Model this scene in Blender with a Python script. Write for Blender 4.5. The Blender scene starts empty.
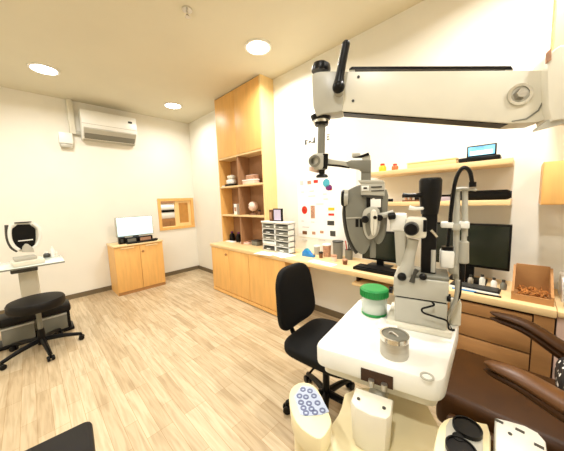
import bpy, bmesh, math, random
from mathutils import Matrix, Vector
random.seed(7)
R_ = math.radians
C = bpy.context.scene.collection
SC = bpy.context.scene

# ------------------------------------------------------------------ camera
FPX = 246.946
CAM = Vector((4.7682, -2.3527, 1.375))
RT = Vector((0.716119, 0.697099, -0.035025))
DN = Vector((0.049339, -0.100612, -0.993702))
FW = Vector((-0.696232, 0.709881, -0.106444))

def ray(px, py):
    return RT * ((px - 282) / FPX) + DN * ((py - 225.5) / FPX) + FW
def A(px, py, ax, v):
    d = ray(px, py); i = 'xyz'.index(ax)
    return CAM + d * ((v - CAM[i]) / d[i])
def AX(px, py, v): return A(px, py, 'x', v)
def AY(px, py, v): return A(px, py, 'y', v)
def AZ(px, py, v): return A(px, py, 'z', v)
def AD(px, py, d): return CAM + ray(px, py) * d
def frame(o, u, tilt=None):
    u = Vector(u).normalized()
    z = Vector((0, 0, 1)); v = z.cross(u).normalized(); w = u.cross(v)
    M = Matrix.Identity(4)
    for i in range(3):
        M[i][0], M[i][1], M[i][2], M[i][3] = u[i], v[i], w[i], o[i]
    return M
def onplane(M, px, py, v):                   # local (u, v, w) of a sight line on plane v of frame M
    n = M.col[1].to_3d(); o = M.to_translation() + n * v
    d = ray(px, py); t = (o - CAM).dot(n) / d.dot(n)
    return M.inverted() @ (CAM + d * t)

# ------------------------------------------------------------------ materials
def lin(c):
    return tuple((x / 12.92 if x <= 0.04045 else ((x + 0.055) / 1.055) ** 2.4) for x in [y / 255 for y in c])
def mat(name, rgb, rough=0.5, metal=0.0, var=0.06, scale=8.0, stretch=(1, 1, 1), bump=0.0, trans=0.0, emit=0.0, ior=1.45, alpha=1.0, spec=0.5, coat=0.0):
    m = bpy.data.materials.new(name); m.use_nodes = True
    nt = m.node_tree; bs = nt.nodes['Principled BSDF']
    tc = nt.nodes.new('ShaderNodeTexCoord'); mp = nt.nodes.new('ShaderNodeMapping')
    mp.inputs['Scale'].default_value = stretch
    nt.links.new(tc.outputs['Object'], mp.inputs['Vector'])
    nz = nt.nodes.new('ShaderNodeTexNoise'); nz.inputs['Scale'].default_value = scale; nz.inputs['Detail'].default_value = 4
    nt.links.new(mp.outputs['Vector'], nz.inputs['Vector'])
    rp = nt.nodes.new('ShaderNodeValToRGB')
    l = lin(rgb)
    rp.color_ramp.elements[0].position = 0.3; rp.color_ramp.elements[1].position = 0.7
    rp.color_ramp.elements[0].color = tuple(x * (1 - var) for x in l) + (1,)
    rp.color_ramp.elements[1].color = tuple(min(1, x * (1 + var)) for x in l) + (1,)
    nt.links.new(nz.outputs['Fac'], rp.inputs['Fac'])
    nt.links.new(rp.outputs['Color'], bs.inputs['Base Color'])
    bs.inputs['Roughness'].default_value = rough; bs.inputs['Metallic'].default_value = metal
    bs.inputs['Specular IOR Level'].default_value = spec
    bs.inputs['Coat Weight'].default_value = coat
    if trans: bs.inputs['Transmission Weight'].default_value = trans; bs.inputs['IOR'].default_value = ior
    if alpha < 1: bs.inputs['Alpha'].default_value = alpha
    if emit:
        nt.links.new(rp.outputs['Color'], bs.inputs['Emission Color']); bs.inputs['Emission Strength'].default_value = emit
    if bump:
        bp = nt.nodes.new('ShaderNodeBump'); bp.inputs['Strength'].default_value = bump
        nt.links.new(nz.outputs['Fac'], bp.inputs['Height']); nt.links.new(bp.outputs['Normal'], bs.inputs['Normal'])
    return m

def floor_mat():
    m = bpy.data.materials.new('oak_laminate'); m.use_nodes = True
    nt = m.node_tree; bs = nt.nodes['Principled BSDF']; N = nt.nodes.new; L = nt.links.new
    tc = N('ShaderNodeTexCoord')
    br = N('ShaderNodeTexBrick'); br.inputs['Scale'].default_value = 1.0
    br.inputs['Brick Width'].default_value = 0.5; br.inputs['Row Height'].default_value = 0.075
    br.inputs['Mortar Size'].default_value = 0.0012; br.offset = 0.37; br.offset_frequency = 3
    br.inputs['Color1'].default_value = lin((206, 188, 156)) + (1,); br.inputs['Color2'].default_value = lin((184, 161, 126)) + (1,)
    br.inputs['Mortar'].default_value = lin((170, 138, 95)) + (1,); br.inputs['Bias'].default_value = -0.2
    L(tc.outputs['Object'], br.inputs['Vector'])
    mp = N('ShaderNodeMapping'); mp.inputs['Scale'].default_value = (2.2, 26, 1); L(tc.outputs['Object'], mp.inputs['Vector'])
    nz = N('ShaderNodeTexNoise'); nz.inputs['Scale'].default_value = 1.6; nz.inputs['Detail'].default_value = 6; nz.inputs['Distortion'].default_value = 0.6
    L(mp.outputs['Vector'], nz.inputs['Vector'])
    rp = N('ShaderNodeValToRGB'); rp.color_ramp.elements[0].position = 0.32; rp.color_ramp.elements[1].position = 0.6
    rp.color_ramp.elements[0].color = (0.62, 0.56, 0.47, 1); rp.color_ramp.elements[1].color = (1, 1, 1, 1)
    L(nz.outputs['Fac'], rp.inputs['Fac'])
    mx = N('ShaderNodeMix'); mx.data_type = 'RGBA'; mx.blend_type = 'MULTIPLY'; mx.inputs['Factor'].default_value = 0.7
    L(br.outputs['Color'], mx.inputs['A']); L(rp.outputs['Color'], mx.inputs['B'])
    L(mx.outputs['Result'], bs.inputs['Base Color'])
    bs.inputs['Roughness'].default_value = 0.38; bs.inputs['Specular IOR Level'].default_value = 0.45
    return m

def shred_mat():
    return mat('shredded_paper', (176, 112, 48), 0.8, var=0.5, scale=60)

MT = {}
MT['floor'] = floor_mat()
MT['wall'] = mat('wall_paint', (240, 237, 226), 0.85, var=0.015, scale=3)
MT['ceil'] = mat('ceiling_paint', (220, 214, 192), 0.9, var=0.02, scale=2)
MT['base'] = mat('grey_skirting', (112, 98, 74), 0.6)
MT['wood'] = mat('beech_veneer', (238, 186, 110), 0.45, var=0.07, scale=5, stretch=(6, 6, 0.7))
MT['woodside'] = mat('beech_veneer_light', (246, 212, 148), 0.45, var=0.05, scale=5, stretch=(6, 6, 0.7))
MT['woodtop'] = mat('beech_worktop', (238, 206, 152), 0.35, var=0.06, scale=5, stretch=(0.8, 7, 7))
MT['woodbrown_shaded'] = mat('brown_shaded_beech', (158, 116, 80), 0.6, var=0.06, scale=5, stretch=(6, 6, 0.7))  # cubby shade put into the beech colour; plain brown for the wall board
MT['wooddark'] = mat('brown_veneer', (178, 130, 80), 0.5, var=0.06, scale=5, stretch=(0.7, 6, 6))
MT['gap'] = mat('dark_gap', (60, 36, 14), 0.8)
MT['white'] = mat('white_plastic', (240, 240, 234), 0.35, var=0.02)
MT['cream'] = mat('cream_plastic', (238, 226, 186), 0.4, var=0.03)
MT['ivory'] = mat('ivory_enamel', (226, 222, 206), 0.35, var=0.03)
MT['lgrey'] = mat('light_grey_enamel', (184, 182, 170), 0.35, var=0.04)
MT['grey'] = mat('grey_enamel', (120, 119, 108), 0.4, var=0.06)
MT['dgrey'] = mat('dark_grey_enamel', (58, 57, 52), 0.4, var=0.08)
MT['black'] = mat('black_plastic', (8, 7, 7), 0.35, var=0.15, spec=0.22)
MT['fabric'] = mat('black_fabric', (8, 8, 8), 0.8, spec=0.25, var=0.25, scale=60, bump=0.1)
MT['vinyl'] = mat('black_vinyl', (14, 10, 8), 0.5, var=0.15, spec=0.25)
MT['chrome'] = mat('chrome', (214, 212, 205), 0.18, metal=1.0, var=0.03)
MT['steel'] = mat('brushed_steel', (190, 186, 176), 0.45, metal=1.0, var=0.08, scale=20, stretch=(1, 1, 8))
MT['leather'] = mat('brown_leather', (62, 35, 6), 0.5, spec=0.25, var=0.14, scale=14, bump=0.05)
MT['leather_lit'] = mat('brown_leather_lit', (88, 52, 14), 0.45, var=0.1, scale=14)  # lit tone of the brown leather, painted on the near armrest top
MT['screen'] = mat('lit_screen', (208, 244, 248), 0.3, var=0.01, emit=2.2)
MT['screenblue'] = mat('lit_blue_screen', (120, 190, 245), 0.3, var=0.4, scale=14, emit=0.9)
MT['screenoff'] = mat('dark_screen', (26, 34, 24), 0.16, var=0.1)
MT['lamp'] = mat('lamp_diffuser', (255, 250, 235), 0.5, var=0.005, emit=30)
MT['green'] = mat('green_lid', (18, 138, 62), 0.4, var=0.08)
MT['clear'] = mat('clear_plastic', (222, 232, 222), 0.2, var=0.03, alpha=0.55)
MT['frost'] = mat('frosted_plastic', (228, 230, 222), 0.4, var=0.05)
MT['red'] = mat('red_plastic', (206, 44, 30), 0.4, var=0.1)
MT['orange'] = mat('orange_jar', (232, 96, 40), 0.4, var=0.1)
MT['yellow'] = mat('yellow_bottle', (246, 186, 30), 0.4, var=0.06)
MT['blue'] = mat('blue_plastic', (30, 130, 206), 0.35, var=0.1)
MT['purple'] = mat('purple_print', (120, 40, 110), 0.5, var=0.2)
MT['cyan'] = mat('cyan_print', (70, 170, 190), 0.5, var=0.2)
MT['paper'] = mat('white_paper', (248, 247, 242), 0.7, var=0.01)
MT['print'] = mat('grey_print', (205, 200, 196), 0.7, var=0.05)
MT['tan'] = mat('tan_print', (186, 140, 110), 0.7, var=0.3, scale=60)
MT['pink'] = mat('pink_plastic', (236, 206, 190), 0.4, var=0.08)
MT['amber'] = mat('amber_panel', (196, 140, 66), 0.35, var=0.12, scale=10)
MT['keys'] = mat('membrane_blue_grey', (176, 188, 212), 0.4, var=0.04)
MT['keyp'] = mat('membrane_print', (100, 110, 146), 0.5, var=0.2)
MT['shred'] = shred_mat()
MT['dkwood'] = mat('dark_brown_box', (110, 70, 40), 0.6, var=0.15)
MT['glass'] = mat('table_glass', (226, 236, 228), 0.08, var=0.02, spec=0.6)
MT['lilac'] = mat('lilac_print', (206, 196, 222), 0.6, var=0.1)
MT['glints'] = None

def glint_mat():
    m = mat('glint_fabric', (20, 18, 18), 0.6)  # white spots painted on to stand for glossy glints
    nt = m.node_tree; bs = nt.nodes['Principled BSDF']
    v = nt.nodes.new('ShaderNodeTexVoronoi'); v.inputs['Scale'].default_value = 38
    tc = nt.nodes.new('ShaderNodeTexCoord'); nt.links.new(tc.outputs['Object'], v.inputs['Vector'])
    r = nt.nodes.new('ShaderNodeValToRGB'); r.color_ramp.interpolation = 'CONSTANT'
    r.color_ramp.elements[0].color = (0.8, 0.78, 0.72, 1); r.color_ramp.elements[1].position = 0.3
    r.color_ramp.elements[1].color = (0.012, 0.01, 0.01, 1)
    nt.links.new(v.outputs['Distance'], r.inputs['Fac']); nt.links.new(r.outputs['Color'], bs.inputs['Base Color'])
    return m
MT['glints'] = glint_mat()

# ------------------------------------------------------------------ mesh helpers (all in world coordinates)
I4 = Matrix.Identity(4)
def B(): return bmesh.new()
def merge(dst, src, M=I4):
    src.transform(M)
    me = bpy.data.meshes.new('tmp'); src.to_mesh(me); src.free()
    dst.from_mesh(me); bpy.data.meshes.remove(me)
def box(b, lo, hi, M=I4, bev=0.0, seg=2):
    t = bmesh.new(); bmesh.ops.create_cube(t, size=1)
    c = [(lo[i] + hi[i]) / 2 for i in range(3)]; s = [abs(hi[i] - lo[i]) for i in range(3)]
    for v in t.verts: v.co = Vector((c[0] + v.co.x * s[0], c[1] + v.co.y * s[1], c[2] + v.co.z * s[2]))
    if bev: bmesh.ops.bevel(t, geom=t.edges[:], offset=min(bev, min(s) * 0.45), segments=seg, affect='EDGES', profile=0.5)
    merge(b, t, M); return b
def cbox(b, c, s, M=I4, bev=0.0, seg=2):
    return box(b, [c[i] - s[i] / 2 for i in range(3)], [c[i] + s[i] / 2 for i in range(3)], M, bev, seg)
def prism(b, poly, z0, z1, M=I4, bev=0.0, taper=1.0, seg=2):     # polygon in local xy, extruded in local z
    t = bmesh.new(); n = len(poly)
    cx = sum(p[0] for p in poly) / n; cy = sum(p[1] for p in poly) / n
    lo = [t.verts.new((cx + (p[0] - cx) * taper, cy + (p[1] - cy) * taper, z0)) for p in poly]
    hi = [t.verts.new((p[0], p[1], z1)) for p in poly]
    t.faces.new(list(reversed(lo))); t.faces.new(hi)
    for i in range(n): t.faces.new((lo[i], lo[(i + 1) % n], hi[(i + 1) % n], hi[i]))
    bmesh.ops.recalc_face_normals(t, faces=t.faces[:])
    if bev:
        es = [e for e in t.edges if abs(e.verts[0].co.z - e.verts[1].co.z) < 1e-6]
        bmesh.ops.bevel(t, geom=es, offset=bev, segments=seg, affect='EDGES', profile=0.5)
    merge(b, t, M); return b
def vprism(b, M, poly, v0, v1, bev=0.0):      # polygon in local (u,w), extruded along local v
    K = Matrix(((1, 0, 0, 0), (0, 0, -1, 0), (0, 1, 0, 0), (0, 0, 0, 1)))
    prism(b, poly, -v1, -v0, M @ K, bev); return b
def rrect(x0, y0, x1, y1, r, n=5):
    out = []
    for cx, cy, a in ((x1 - r, y1 - r, 0), (x0 + r, y1 - r, 90), (x0 + r, y0 + r, 180), (x1 - r, y0 + r, 270)):
        for k in range(n + 1):
            t = R_(a + 90 * k / n); out.append((cx + r * math.cos(t), cy + r * math.sin(t)))
    return out
def soften(poly, it=2):                        # corner cutting of a closed polygon
    for _ in range(it):
        o = []
        for i, p in enumerate(poly):
            q = poly[(i + 1) % len(poly)]
            o += [tuple(p[k] * .75 + q[k] * .25 for k in range(2)), tuple(p[k] * .25 + q[k] * .75 for k in range(2))]
        poly = o
    return poly
def roundpoly(c, rad, n=6):                    # closed polygon (counter-clockwise) with rounded corners
    out = []
    for i, p in enumerate(c):
        a = Vector(c[i - 1]); p = Vector(p); d = Vector(c[(i + 1) % len(c)])
        q0 = p + (a - p).normalized() * rad; q1 = p + (d - p).normalized() * rad
        for k in range(n + 1):
            t = k / n; out.append(tuple(q0 * (1 - t) ** 2 + p * 2 * t * (1 - t) + q1 * t * t))
    return out
def lathe(b, prof, o=(0, 0, 0), M=I4, n=28):   # profile (r, z)
    t = bmesh.new(); rings = []
    for r, z in prof:
        if r < 1e-6: rings.append([t.verts.new((0, 0, z))])
        else: rings.append([t.verts.new((r * math.cos(2 * math.pi * k / n), r * math.sin(2 * math.pi * k / n), z)) for k in range(n)])
    for a, c in zip(rings, rings[1:]):
        if len(a) == 1 and len(c) == 1: continue
        for k in range(n):
            k2 = (k + 1) % n
            if len(a) == 1: t.faces.new((a[0], c[k2], c[k]))
            elif len(c) == 1: t.faces.new((a[k], a[k2], c[0]))
            else: t.faces.new((a[k], a[k2], c[k2], c[k]))
    if len(rings[0]) > 1: t.faces.new(list(reversed(rings[0])))
    if len(rings[-1]) > 1: t.faces.new(rings[-1])
    bmesh.ops.recalc_face_normals(t, faces=t.faces[:])
    merge(b, t, M @ Matrix.Translation(Vector(o))); return b
def axisM(p0, p1):
    d = (Vector(p1) - Vector(p0)); q = d.to_track_quat('Z', 'Y')
    return Matrix.Translation(Vector(p0)) @ q.to_matrix().to_4x4(), d.length
def cyl(b, p0, p1, r0, r1=None, M=I4, n=20, bev=0.0):
    K, h = axisM(p0, p1); r1 = r0 if r1 is None else r1
    e = min(bev, h * .4, r0 * .6, r1 * .6)
    prof = [(0, 0), (r0 - e, 0), (r0, e), (r1, h - e), (r1 - e, h), (0, h)] if e else [(0, 0), (r0, 0), (r1, h), (0, h)]
    lathe(b, prof, M=M @ K, n=n); return b
def ring(b, p0, p1, ro, ri, M=I4, n=28):
    K, h = axisM(p0, p1)
    t = bmesh.new(); rs = []
    for r, z in ((ri, 0), (ro, 0), (ro, h), (ri, h)):
        rs.append([t.verts.new((r * math.cos(2 * math.pi * k / n), r * math.sin(2 * math.pi * k / n), z)) for k in range(n)])
    for i in range(4):
        a, c = rs[i], rs[(i + 1) % 4]
        for k in range(n): t.faces.new((a[k], a[(k + 1) % n], c[(k + 1) % n], c[k]))
    bmesh.ops.recalc_face_normals(t, faces=t.faces[:])
    merge(b, t, M @ K); return b
def spline(pts, k=6):
    P = [Vector(p) for p in pts]; out = []
    for i in range(len(P) - 1):
        p0 = P[max(i - 1, 0)]; p1 = P[i]; p2 = P[i + 1]; p3 = P[min(i + 2, len(P) - 1)]
        for j in range(k):
            t = j / k
            out.append(.5 * ((2 * p1) + (p2 - p0) * t + (2 * p0 - 5 * p1 + 4 * p2 - p3) * t * t + (3 * p1 - p0 - 3 * p2 + p3) * t ** 3))
    out.append(P[-1]); return out
def tube(b, pts, r, M=I4, n=10, smooth=True, flat=1.0, up=(0, 0, 1)):   # r: number or list, flat: vertical / horizontal ratio
    m = len(pts)
    rr = r if isinstance(r, (list, tuple)) else [r] * m
    if smooth and m > 2:
        P = spline(pts); R2 = [x.x for x in spline([(q, 0, 0) for q in rr])]
    else: P = [Vector(p) for p in pts]; R2 = list(rr)
    t = bmesh.new(); rings = []
    side = None
    for i, p in enumerate(P):
        d = (P[min(i + 1, len(P) - 1)] - P[max(i - 1, 0)]).normalized()
        s = d.cross(Vector(up)) if flat != 1.0 or side is None else side - d * side.dot(d)
        if s.length < 1e-4: s = d.cross(Vector((1, 0, 0)))
        s.normalize(); side = s; w = s.cross(d)
        rings.append([t.verts.new(p + (s * math.cos(2 * math.pi * k / n) + w * (math.sin(2 * math.pi * k / n) * flat)) * max(R2[i], 1e-4)) for k in range(n)])
    for a, c in zip(rings, rings[1:]):
        for k in range(n): t.faces.new((a[k], a[(k + 1) % n], c[(k + 1) % n], c[k]))
    t.faces.new(list(reversed(rings[0]))); t.faces.new(rings[-1])
    bmesh.ops.recalc_face_normals(t, faces=t.faces[:])
    merge(b, t, M); return b
def ball(b, c, r, M=I4, s=(1, 1, 1), n=16):
    t = bmesh.new(); bmesh.ops.create_uvsphere(t, u_segments=n, v_segments=n // 2 + 2, radius=r)
    for v in t.verts: v.co = Vector((c[0] + v.co.x * s[0], c[1] + v.co.y * s[1], c[2] + v.co.z * s[2]))
    merge(b, t, M); return b
def cushion(b, c, s, M=I4, e=0.35, n=24):      # superellipsoid pad
    t = bmesh.new(); bmesh.ops.create_uvsphere(t, u_segments=n * 2, v_segments=n, radius=1)
    f = lambda x, p: math.copysign(abs(x) ** p, x)
    for v in t.verts:
        la = math.asin(max(-1, min(1, v.co.z))); lo = math.atan2(v.co.y, v.co.x)
        cl = f(math.cos(la), e); x = cl * f(math.cos(lo), 0.45); y = cl * f(math.sin(lo), 0.45); z = f(math.sin(la), e)
        v.co = Vector((c[0] + x * s[0] / 2, c[1] + y * s[1] / 2, c[2] + z * s[2] / 2))
    merge(b, t, M); return b

# ------------------------------------------------------------------ object helpers
def thing(name, label, cat, loc, group=None):
    o = bpy.data.objects.new(name, None); C.objects.link(o); o.location = loc; o.empty_display_size = .05
    o['label'] = label; o['category'] = cat
    if group: o['group'] = group
    return o
def rootloc(o):
    while o.parent: o = o.parent
    return Vector(o.location)
def part(name, b, m, parent=None, label=None, smooth=35):
    off = Vector((0, 0, 0))
    if parent is not None: off = rootloc(parent)
    else:
        xs = [v.co.x for v in b.verts]; ys = [v.co.y for v in b.verts]; zs = [v.co.z for v in b.verts]
        off = Vector(((min(xs) + max(xs)) / 2, (min(ys) + max(ys)) / 2, min(zs)))
    b.transform(Matrix.Translation(-off))
    me = bpy.data.meshes.new(name); b.to_mesh(me); b.free()
    for p in me.polygons: p.use_smooth = True
    me.set_sharp_from_angle(angle=R_(smooth))
    me.materials.append(MT[m] if isinstance(m, str) else m)
    o = bpy.data.objects.new(name, me); C.objects.link(o)
    if parent is not None: o.parent = parent
    else: o.location = off
    if label: o['label'] = label
    return o
def single(name, b, m, label, cat, group=None):
    o = part(name, b, m); o['label'] = label; o['category'] = cat
    if group: o['group'] = group
    return o
def struct(name, b, m, parent=None):
    o = part(name, b, m, parent)
    if parent is None: o['kind'] = 'structure'
    return o
def copy_tree(o, loc=None, label=None, parent=None):
    c = o.copy(); C.objects.link(c)
    if parent is not None: c.parent = parent
    if loc is not None: c.location = loc
    if label: c['label'] = label
    for ch in list(o.children): copy_tree(ch, parent=c)
    return c

# ------------------------------------------------------------------ room shell
H = 2.90; XR = 6.4; YB = -4.6
b = box(B(), (-1.9, YB, -.1), (XR, .0, 0)); f = struct('floor', b, 'floor'); 
b = box(B(), (0, YB, H), (XR, 0, H + .1)); struct('ceiling', b, 'ceil')
WY0, WY1, WZ0, WZ1 = -.705, -.03, .875, 1.462          # hatch opening in the left wall
b = B()
box(b, (-.12, YB, 0), (0, WY0, H)); box(b, (-.12, WY1, 0), (0, .12, H))
box(b, (-.12, WY0, 0), (0, WY1, WZ0)); box(b, (-.12, WY0, WZ1), (0, WY1, H)); struct('wall_left', b, 'wall')
struct('wall_right', box(B(), (0, 0, 0), (XR, .12, H)), 'wall')
struct('wall_end', box(B(), (XR, YB, 0), (XR + .1, .12, H)), 'wall')
struct('wall_back', box(B(), (-.12, YB - .1, 0), (XR + .1, YB, H)), 'wall')
struct('baseboard_left', box(B(), (0, YB, 0), (.014, -.001, .07)), 'base')
struct('baseboard_right', box(B(), (.014, -.014, 0), (1.35, 0, .07)), 'base')
struct('baseboard_knee', box(B(), (2.92, -.014, 0), (4.42, 0, .07)), 'base')

# the room behind the hatch
b = B(); box(b, (-1.9, -1.7, 0), (-1.8, .9, 2.6)); box(b, (-1.8, .8, 0), (-.12, .9, 2.6)); box(b, (-1.8, -1.7, 0), (-.12, -1.6, 2.6)); box(b, (-1.9, -1.7, 2.6), (-.12, .9, 2.7))
struct('wall_beyond', b, 'wall')
bt = B(); box(bt, (-1.9, -0.0, -.1), (-.0, .9, 0)); struct('floor_beyond', bt, 'floor')

# hatch
b = B(); t = .05
box(b, (-.13, WY0, WZ0), (.02, WY0 + t, WZ1)); box(b, (-.13, WY1 - t, WZ0), (.02, WY1, WZ1))
box(b, (-.13, WY0 + t, WZ0), (.02, WY1 - t, WZ0 + t)); box(b, (-.13, WY0 + t, WZ1 - t), (.02, WY1 - t, WZ1))
win = struct('window_1', b, 'wood')
ym = (WY0 + WY1) / 2 + .02
b = B(); y0, y1, z0, z1 = ym - .04, WY1 - t, WZ0 + t, WZ1 - t
box(b, (-.05, y0, z0), (-.015, y0 + .075, z1)); box(b, (-.05, y1 - .05, z0), (-.015, y1, z1))
box(b, (-.05, y0 + .075, z0), (-.015, y1 - .05, z0 + .055)); box(b, (-.05, y0 + .075, z1 - .04), (-.015, y1 - .05, z1))
s = part('sliding_sash', b, 'woodside', win); part('panel', box(B(), (-.038, y0 + .075, z0 + .055), (-.028, y1 - .05, z1 - .04)), 'amber', s)
# things seen through the hatch
t = thing('side_cabinet', 'brown cabinet seen through the open half of the wall hatch', 'cabinet', (-1.3, -.1, 0))
part('body', box(B(), (-1.6, -.7, 0), (-1.05, .5, 1.02)), 'wooddark', t); part('door', box(B(), (-1.05, -.69, .05), (-1.03, -.12, .98)), 'wooddark', t)
part('door', box(B(), (-1.05, -.1, .05), (-1.03, .48, .98)), 'wooddark', t)
t = thing('printer', 'white office machine with a black band seen through the wall hatch', 'printer', (-1.28, .06, 1.02))
part('body', box(B(), (-1.5, -.28, 1.02), (-1.07, .36, 1.17), bev=.02), 'white', t)
part('paper_slot', box(B(), (-1.49, -.26, 1.17), (-1.065, .34, 1.215)), 'black', t)
part('lid', box(B(), (-1.5, -.28, 1.215), (-1.07, .36, 1.32), bev=.02), 'white', t)
single('wall_panel', box(B(), (-1.80, -.8, 1.36), (-1.78, .7, 2.0)), 'woodbrown_shaded', 'brown board on the far wall behind the hatch', 'board')

# ------------------------------------------------------------------ ceiling fittings
def ceiling_light(x, y, label):
    t = thing('ceiling_light', label, 'ceiling light', (x, y, H - .012), 'round recessed ceiling downlights')
    part('trim_ring', ring(B(), (x, y, H - .010), (x, y, H), .135, .113), 'white', t)
    part('diffuser', cyl(B(), (x, y, H - .006), (x, y, H - .0005), .114), 'lamp', t)
    return t
def lamp(x, y, e, col=(1, .975, .93)):
    l = bpy.data.lights.new('downlight', 'AREA'); l.shape = 'DISK'; l.size = .16; l.energy = e; l.color = col; l.spread = R_(160)
    o = bpy.data.objects.new('downlight', l); C.objects.link(o); o.location = (x, y, H - .014)
for (px, py, e, lab) in ((44, 69, 36, 'round downlight in the ceiling left of the air conditioner'), (173, 105.5, 34, 'round downlight in the ceiling farthest from the camera, by the room corner'), (258, 47, 74, 'large round downlight in the ceiling in front of the tall cabinet')):
    p = AZ(px, py, H); ceiling_light(p.x, p.y, lab); lamp(p.x, p.y, e)
for (x, y, e) in ((2.8, -2.3, 58), (4.75, -.75, 80), (4.75, -2.7, 52), (2.8, -4.0, 50), (.9, -3.7, 40), (5.8, -1.6, 40)):  # unseen downlights added by guess; the one above the shelves follows the bright wall
    ceiling_light(x, y, 'guessed unseen round downlight in the ceiling outside the picture'); lamp(x, y, e)
p = AZ(187, 9, H)
t = thing('sprinkler_head', 'small chrome sprinkler head hanging from the ceiling', 'sprinkler', (p.x, p.y, H - .06))
part('escutcheon', cyl(B(), (p.x, p.y, H - .01), (p.x, p.y, H), .038, .04), 'chrome', t)
part('stem', cyl(B(), (p.x, p.y, H - .045), (p.x, p.y, H - .008), .009), 'chrome', t)
part('deflector', cyl(B(), (p.x, p.y, H - .06), (p.x, p.y, H - .045), .022, .012), 'chrome', t)
l = bpy.data.lights.new('hatch_fill', 'AREA'); l.shape = 'DISK'; l.size = .4; l.energy = 100; l.color = (1, .93, .84)  # added fill without a fixture, brightens the space behind the hatch
o = bpy.data.objects.new('hatch_fill', l); C.objects.link(o); o.location = (-.8, -.3, 2.55)

# ------------------------------------------------------------------ air conditioner
K = 'wall'
ya, yb = -1.70, -.99
t = thing('air_conditioner', 'white split air conditioner high on the wall with its flap open', 'air conditioner', (0, (ya + yb) / 2, 2.36))
prof = [(0, 2.36), (.10, 2.36), (.20, 2.50), (.215, 2.56), (.205, 2.73), (.19, 2.755), (0, 2.755)]
def yprism(b, poly, y0, y1, bev=0):            # polygon in x,z extruded along y
    vprism(b, Matrix.Identity(4), poly, y0, y1, bev); return b
part('housing', yprism(B(), prof, ya, yb, .006), 'white', t)
part('outlet', yprism(B(), [(.105, 2.368), (.113, 2.363), (.196, 2.478), (.188, 2.482)], ya + .03, yb - .03), 'grey', t)
part('flap', yprism(B(), [(.06, 2.352), (.07, 2.335), (.215, 2.487), (.205, 2.505)], ya + .02, yb - .02), 'lgrey', t)
part('badge', box(B(), (.207, yb - .12, 2.655), (.2145, yb - .065, 2.685)), 'dgrey', t)
part('seam', box(B(), (.2, ya + .002, 2.553), (.2165, yb - .002, 2.558)), 'lgrey', t)
t = thing('pipe_trunking', 'white vertical pipe trunking from ceiling beside the air conditioner', 'trunking', (.03, -1.79, 2.45))
part('cover', box(B(), (0, -1.825, 2.42), (.06, -1.755, H), bev=.008), 'ivory', t)
part('elbow', box(B(), (0, -1.80, 2.415), (.055, -1.70, 2.47), bev=.008), 'lgrey', t)
t = thing('isolator_box', 'small white isolator box on the wall below pipe trunking', 'switch box', (.03, -1.87, 2.22))
part('box', box(B(), (0, -1.955, 2.27), (.075, -1.80, 2.42), bev=.01), 'white', t)
part('lower_lid', box(B(), (0, -1.945, 2.215), (.065, -1.81, 2.268), bev=.012), 'lgrey', t)

# ------------------------------------------------------------------ small cabinet with the bright monitor
x0, x1, ya, yb, zt = .02, .48, -1.54, -.835, .765
t = thing('low_cabinet', 'small two-door wooden cabinet standing alone under the bright monitor', 'cabinet', (.25, -1.2, 0))
part('carcass', box(B(), (x0, ya + .01, .0), (x1 - .02, yb - .01, zt - .025)), 'wood', t)
part('top', box(B(), (x0 - .005, ya, zt - .025), (x1 + .01, yb, zt), bev=.005), 'woodtop', t)
ym = (ya + yb) / 2 + .0
for k, (a, c) in enumerate(((ya + .012, ym - .002), (ym + .002, yb - .012))):
    d = part('door', box(B(), (x1 - .02, a, .05), (x1, c, zt - .035), bev=.003), 'wood', t)
    part('grip', box(B(), (x1, (a + c) / 2 - .09, zt - .062), (x1 + .012, (a + c) / 2 + .09, zt - .040), bev=.004), 'woodtop', d)
part('knob', cyl(B(), (x1, ym + .035, zt - .13), (x1 + .022, ym + .035, zt - .13), .018, bev=.005), 'wooddark', t)
part('plinth', box(B(), (x0, ya + .012, 0), (x1 - .012, yb - .012, .05)), 'wooddark', t)

X = .24
q0 = AX(115, 217, X); q1 = AX(152, 216, X)
ma, mb = q0.y - .0, q1.y
t = thing('monitor', 'flat monitor with glowing pale screen on the low wooden cabinet', 'monitor', (X, (ma + mb) / 2, zt))
part('bezel', box(B(), (X - .035, ma - .01, .865), (X, mb, 1.175), bev=.006), 'lgrey', t)
part('screen', box(B(), (X - .001, ma + .012, .878), (X + .003, mb - .012, 1.165)), 'screen', t)
part('stand', box(B(), (X - .045, (ma + mb) / 2 - .04, zt + .01), (X - .02, (ma + mb) / 2 + .04, .9)), 'black', t)
part('foot', box(B(), (X - .11, (ma + mb) / 2 - .12, zt), (X + .02, (ma + mb) / 2 + .12, zt + .012), bev=.004), 'black', t)
def dev(y0, y1, h, x0, x1, m, name, label, cat, front='grey'):
    t = thing(name, label, cat, ((x0 + x1) / 2, (y0 + y1) / 2, zt))
    part('case', box(B(), (x0, y0, zt), (x1, y1, zt + h), bev=.005), m, t)
    part('front_panel', box(B(), (x1 - .004, y0 + .02, zt + h * .25), (x1 + .003, y1 - .03, zt + h * .8)), front, t)
dev(ma - .0, ma + .085, .105, .25, .34, 'black', 'speaker', 'small black speaker left of the devices under bright monitor', 'speaker', 'dgrey')
dev(ma + .09, ma + .26, .09, .265, .35, 'black', 'set_top_box', 'grey-fronted box under the left half of bright monitor', 'device')
dev(ma + .27, ma + .48, .09, .265, .35, 'black', 'control_box', 'brown-fronted black box under the right half of bright monitor', 'device', 'tan')
t = thing('keyboard', 'slim black keyboard along the front edge of low cabinet', 'keyboard', (.41, -1.2, zt))
part('case', box(B(), (.375, ma + .08, zt), (.455, mb - .03, zt + .015), bev=.003), 'black', t)
part('key_rows', box(B(), (.382, ma + .1, zt + .014), (.448, mb - .05, zt + .019)), 'vinyl', t)
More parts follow.
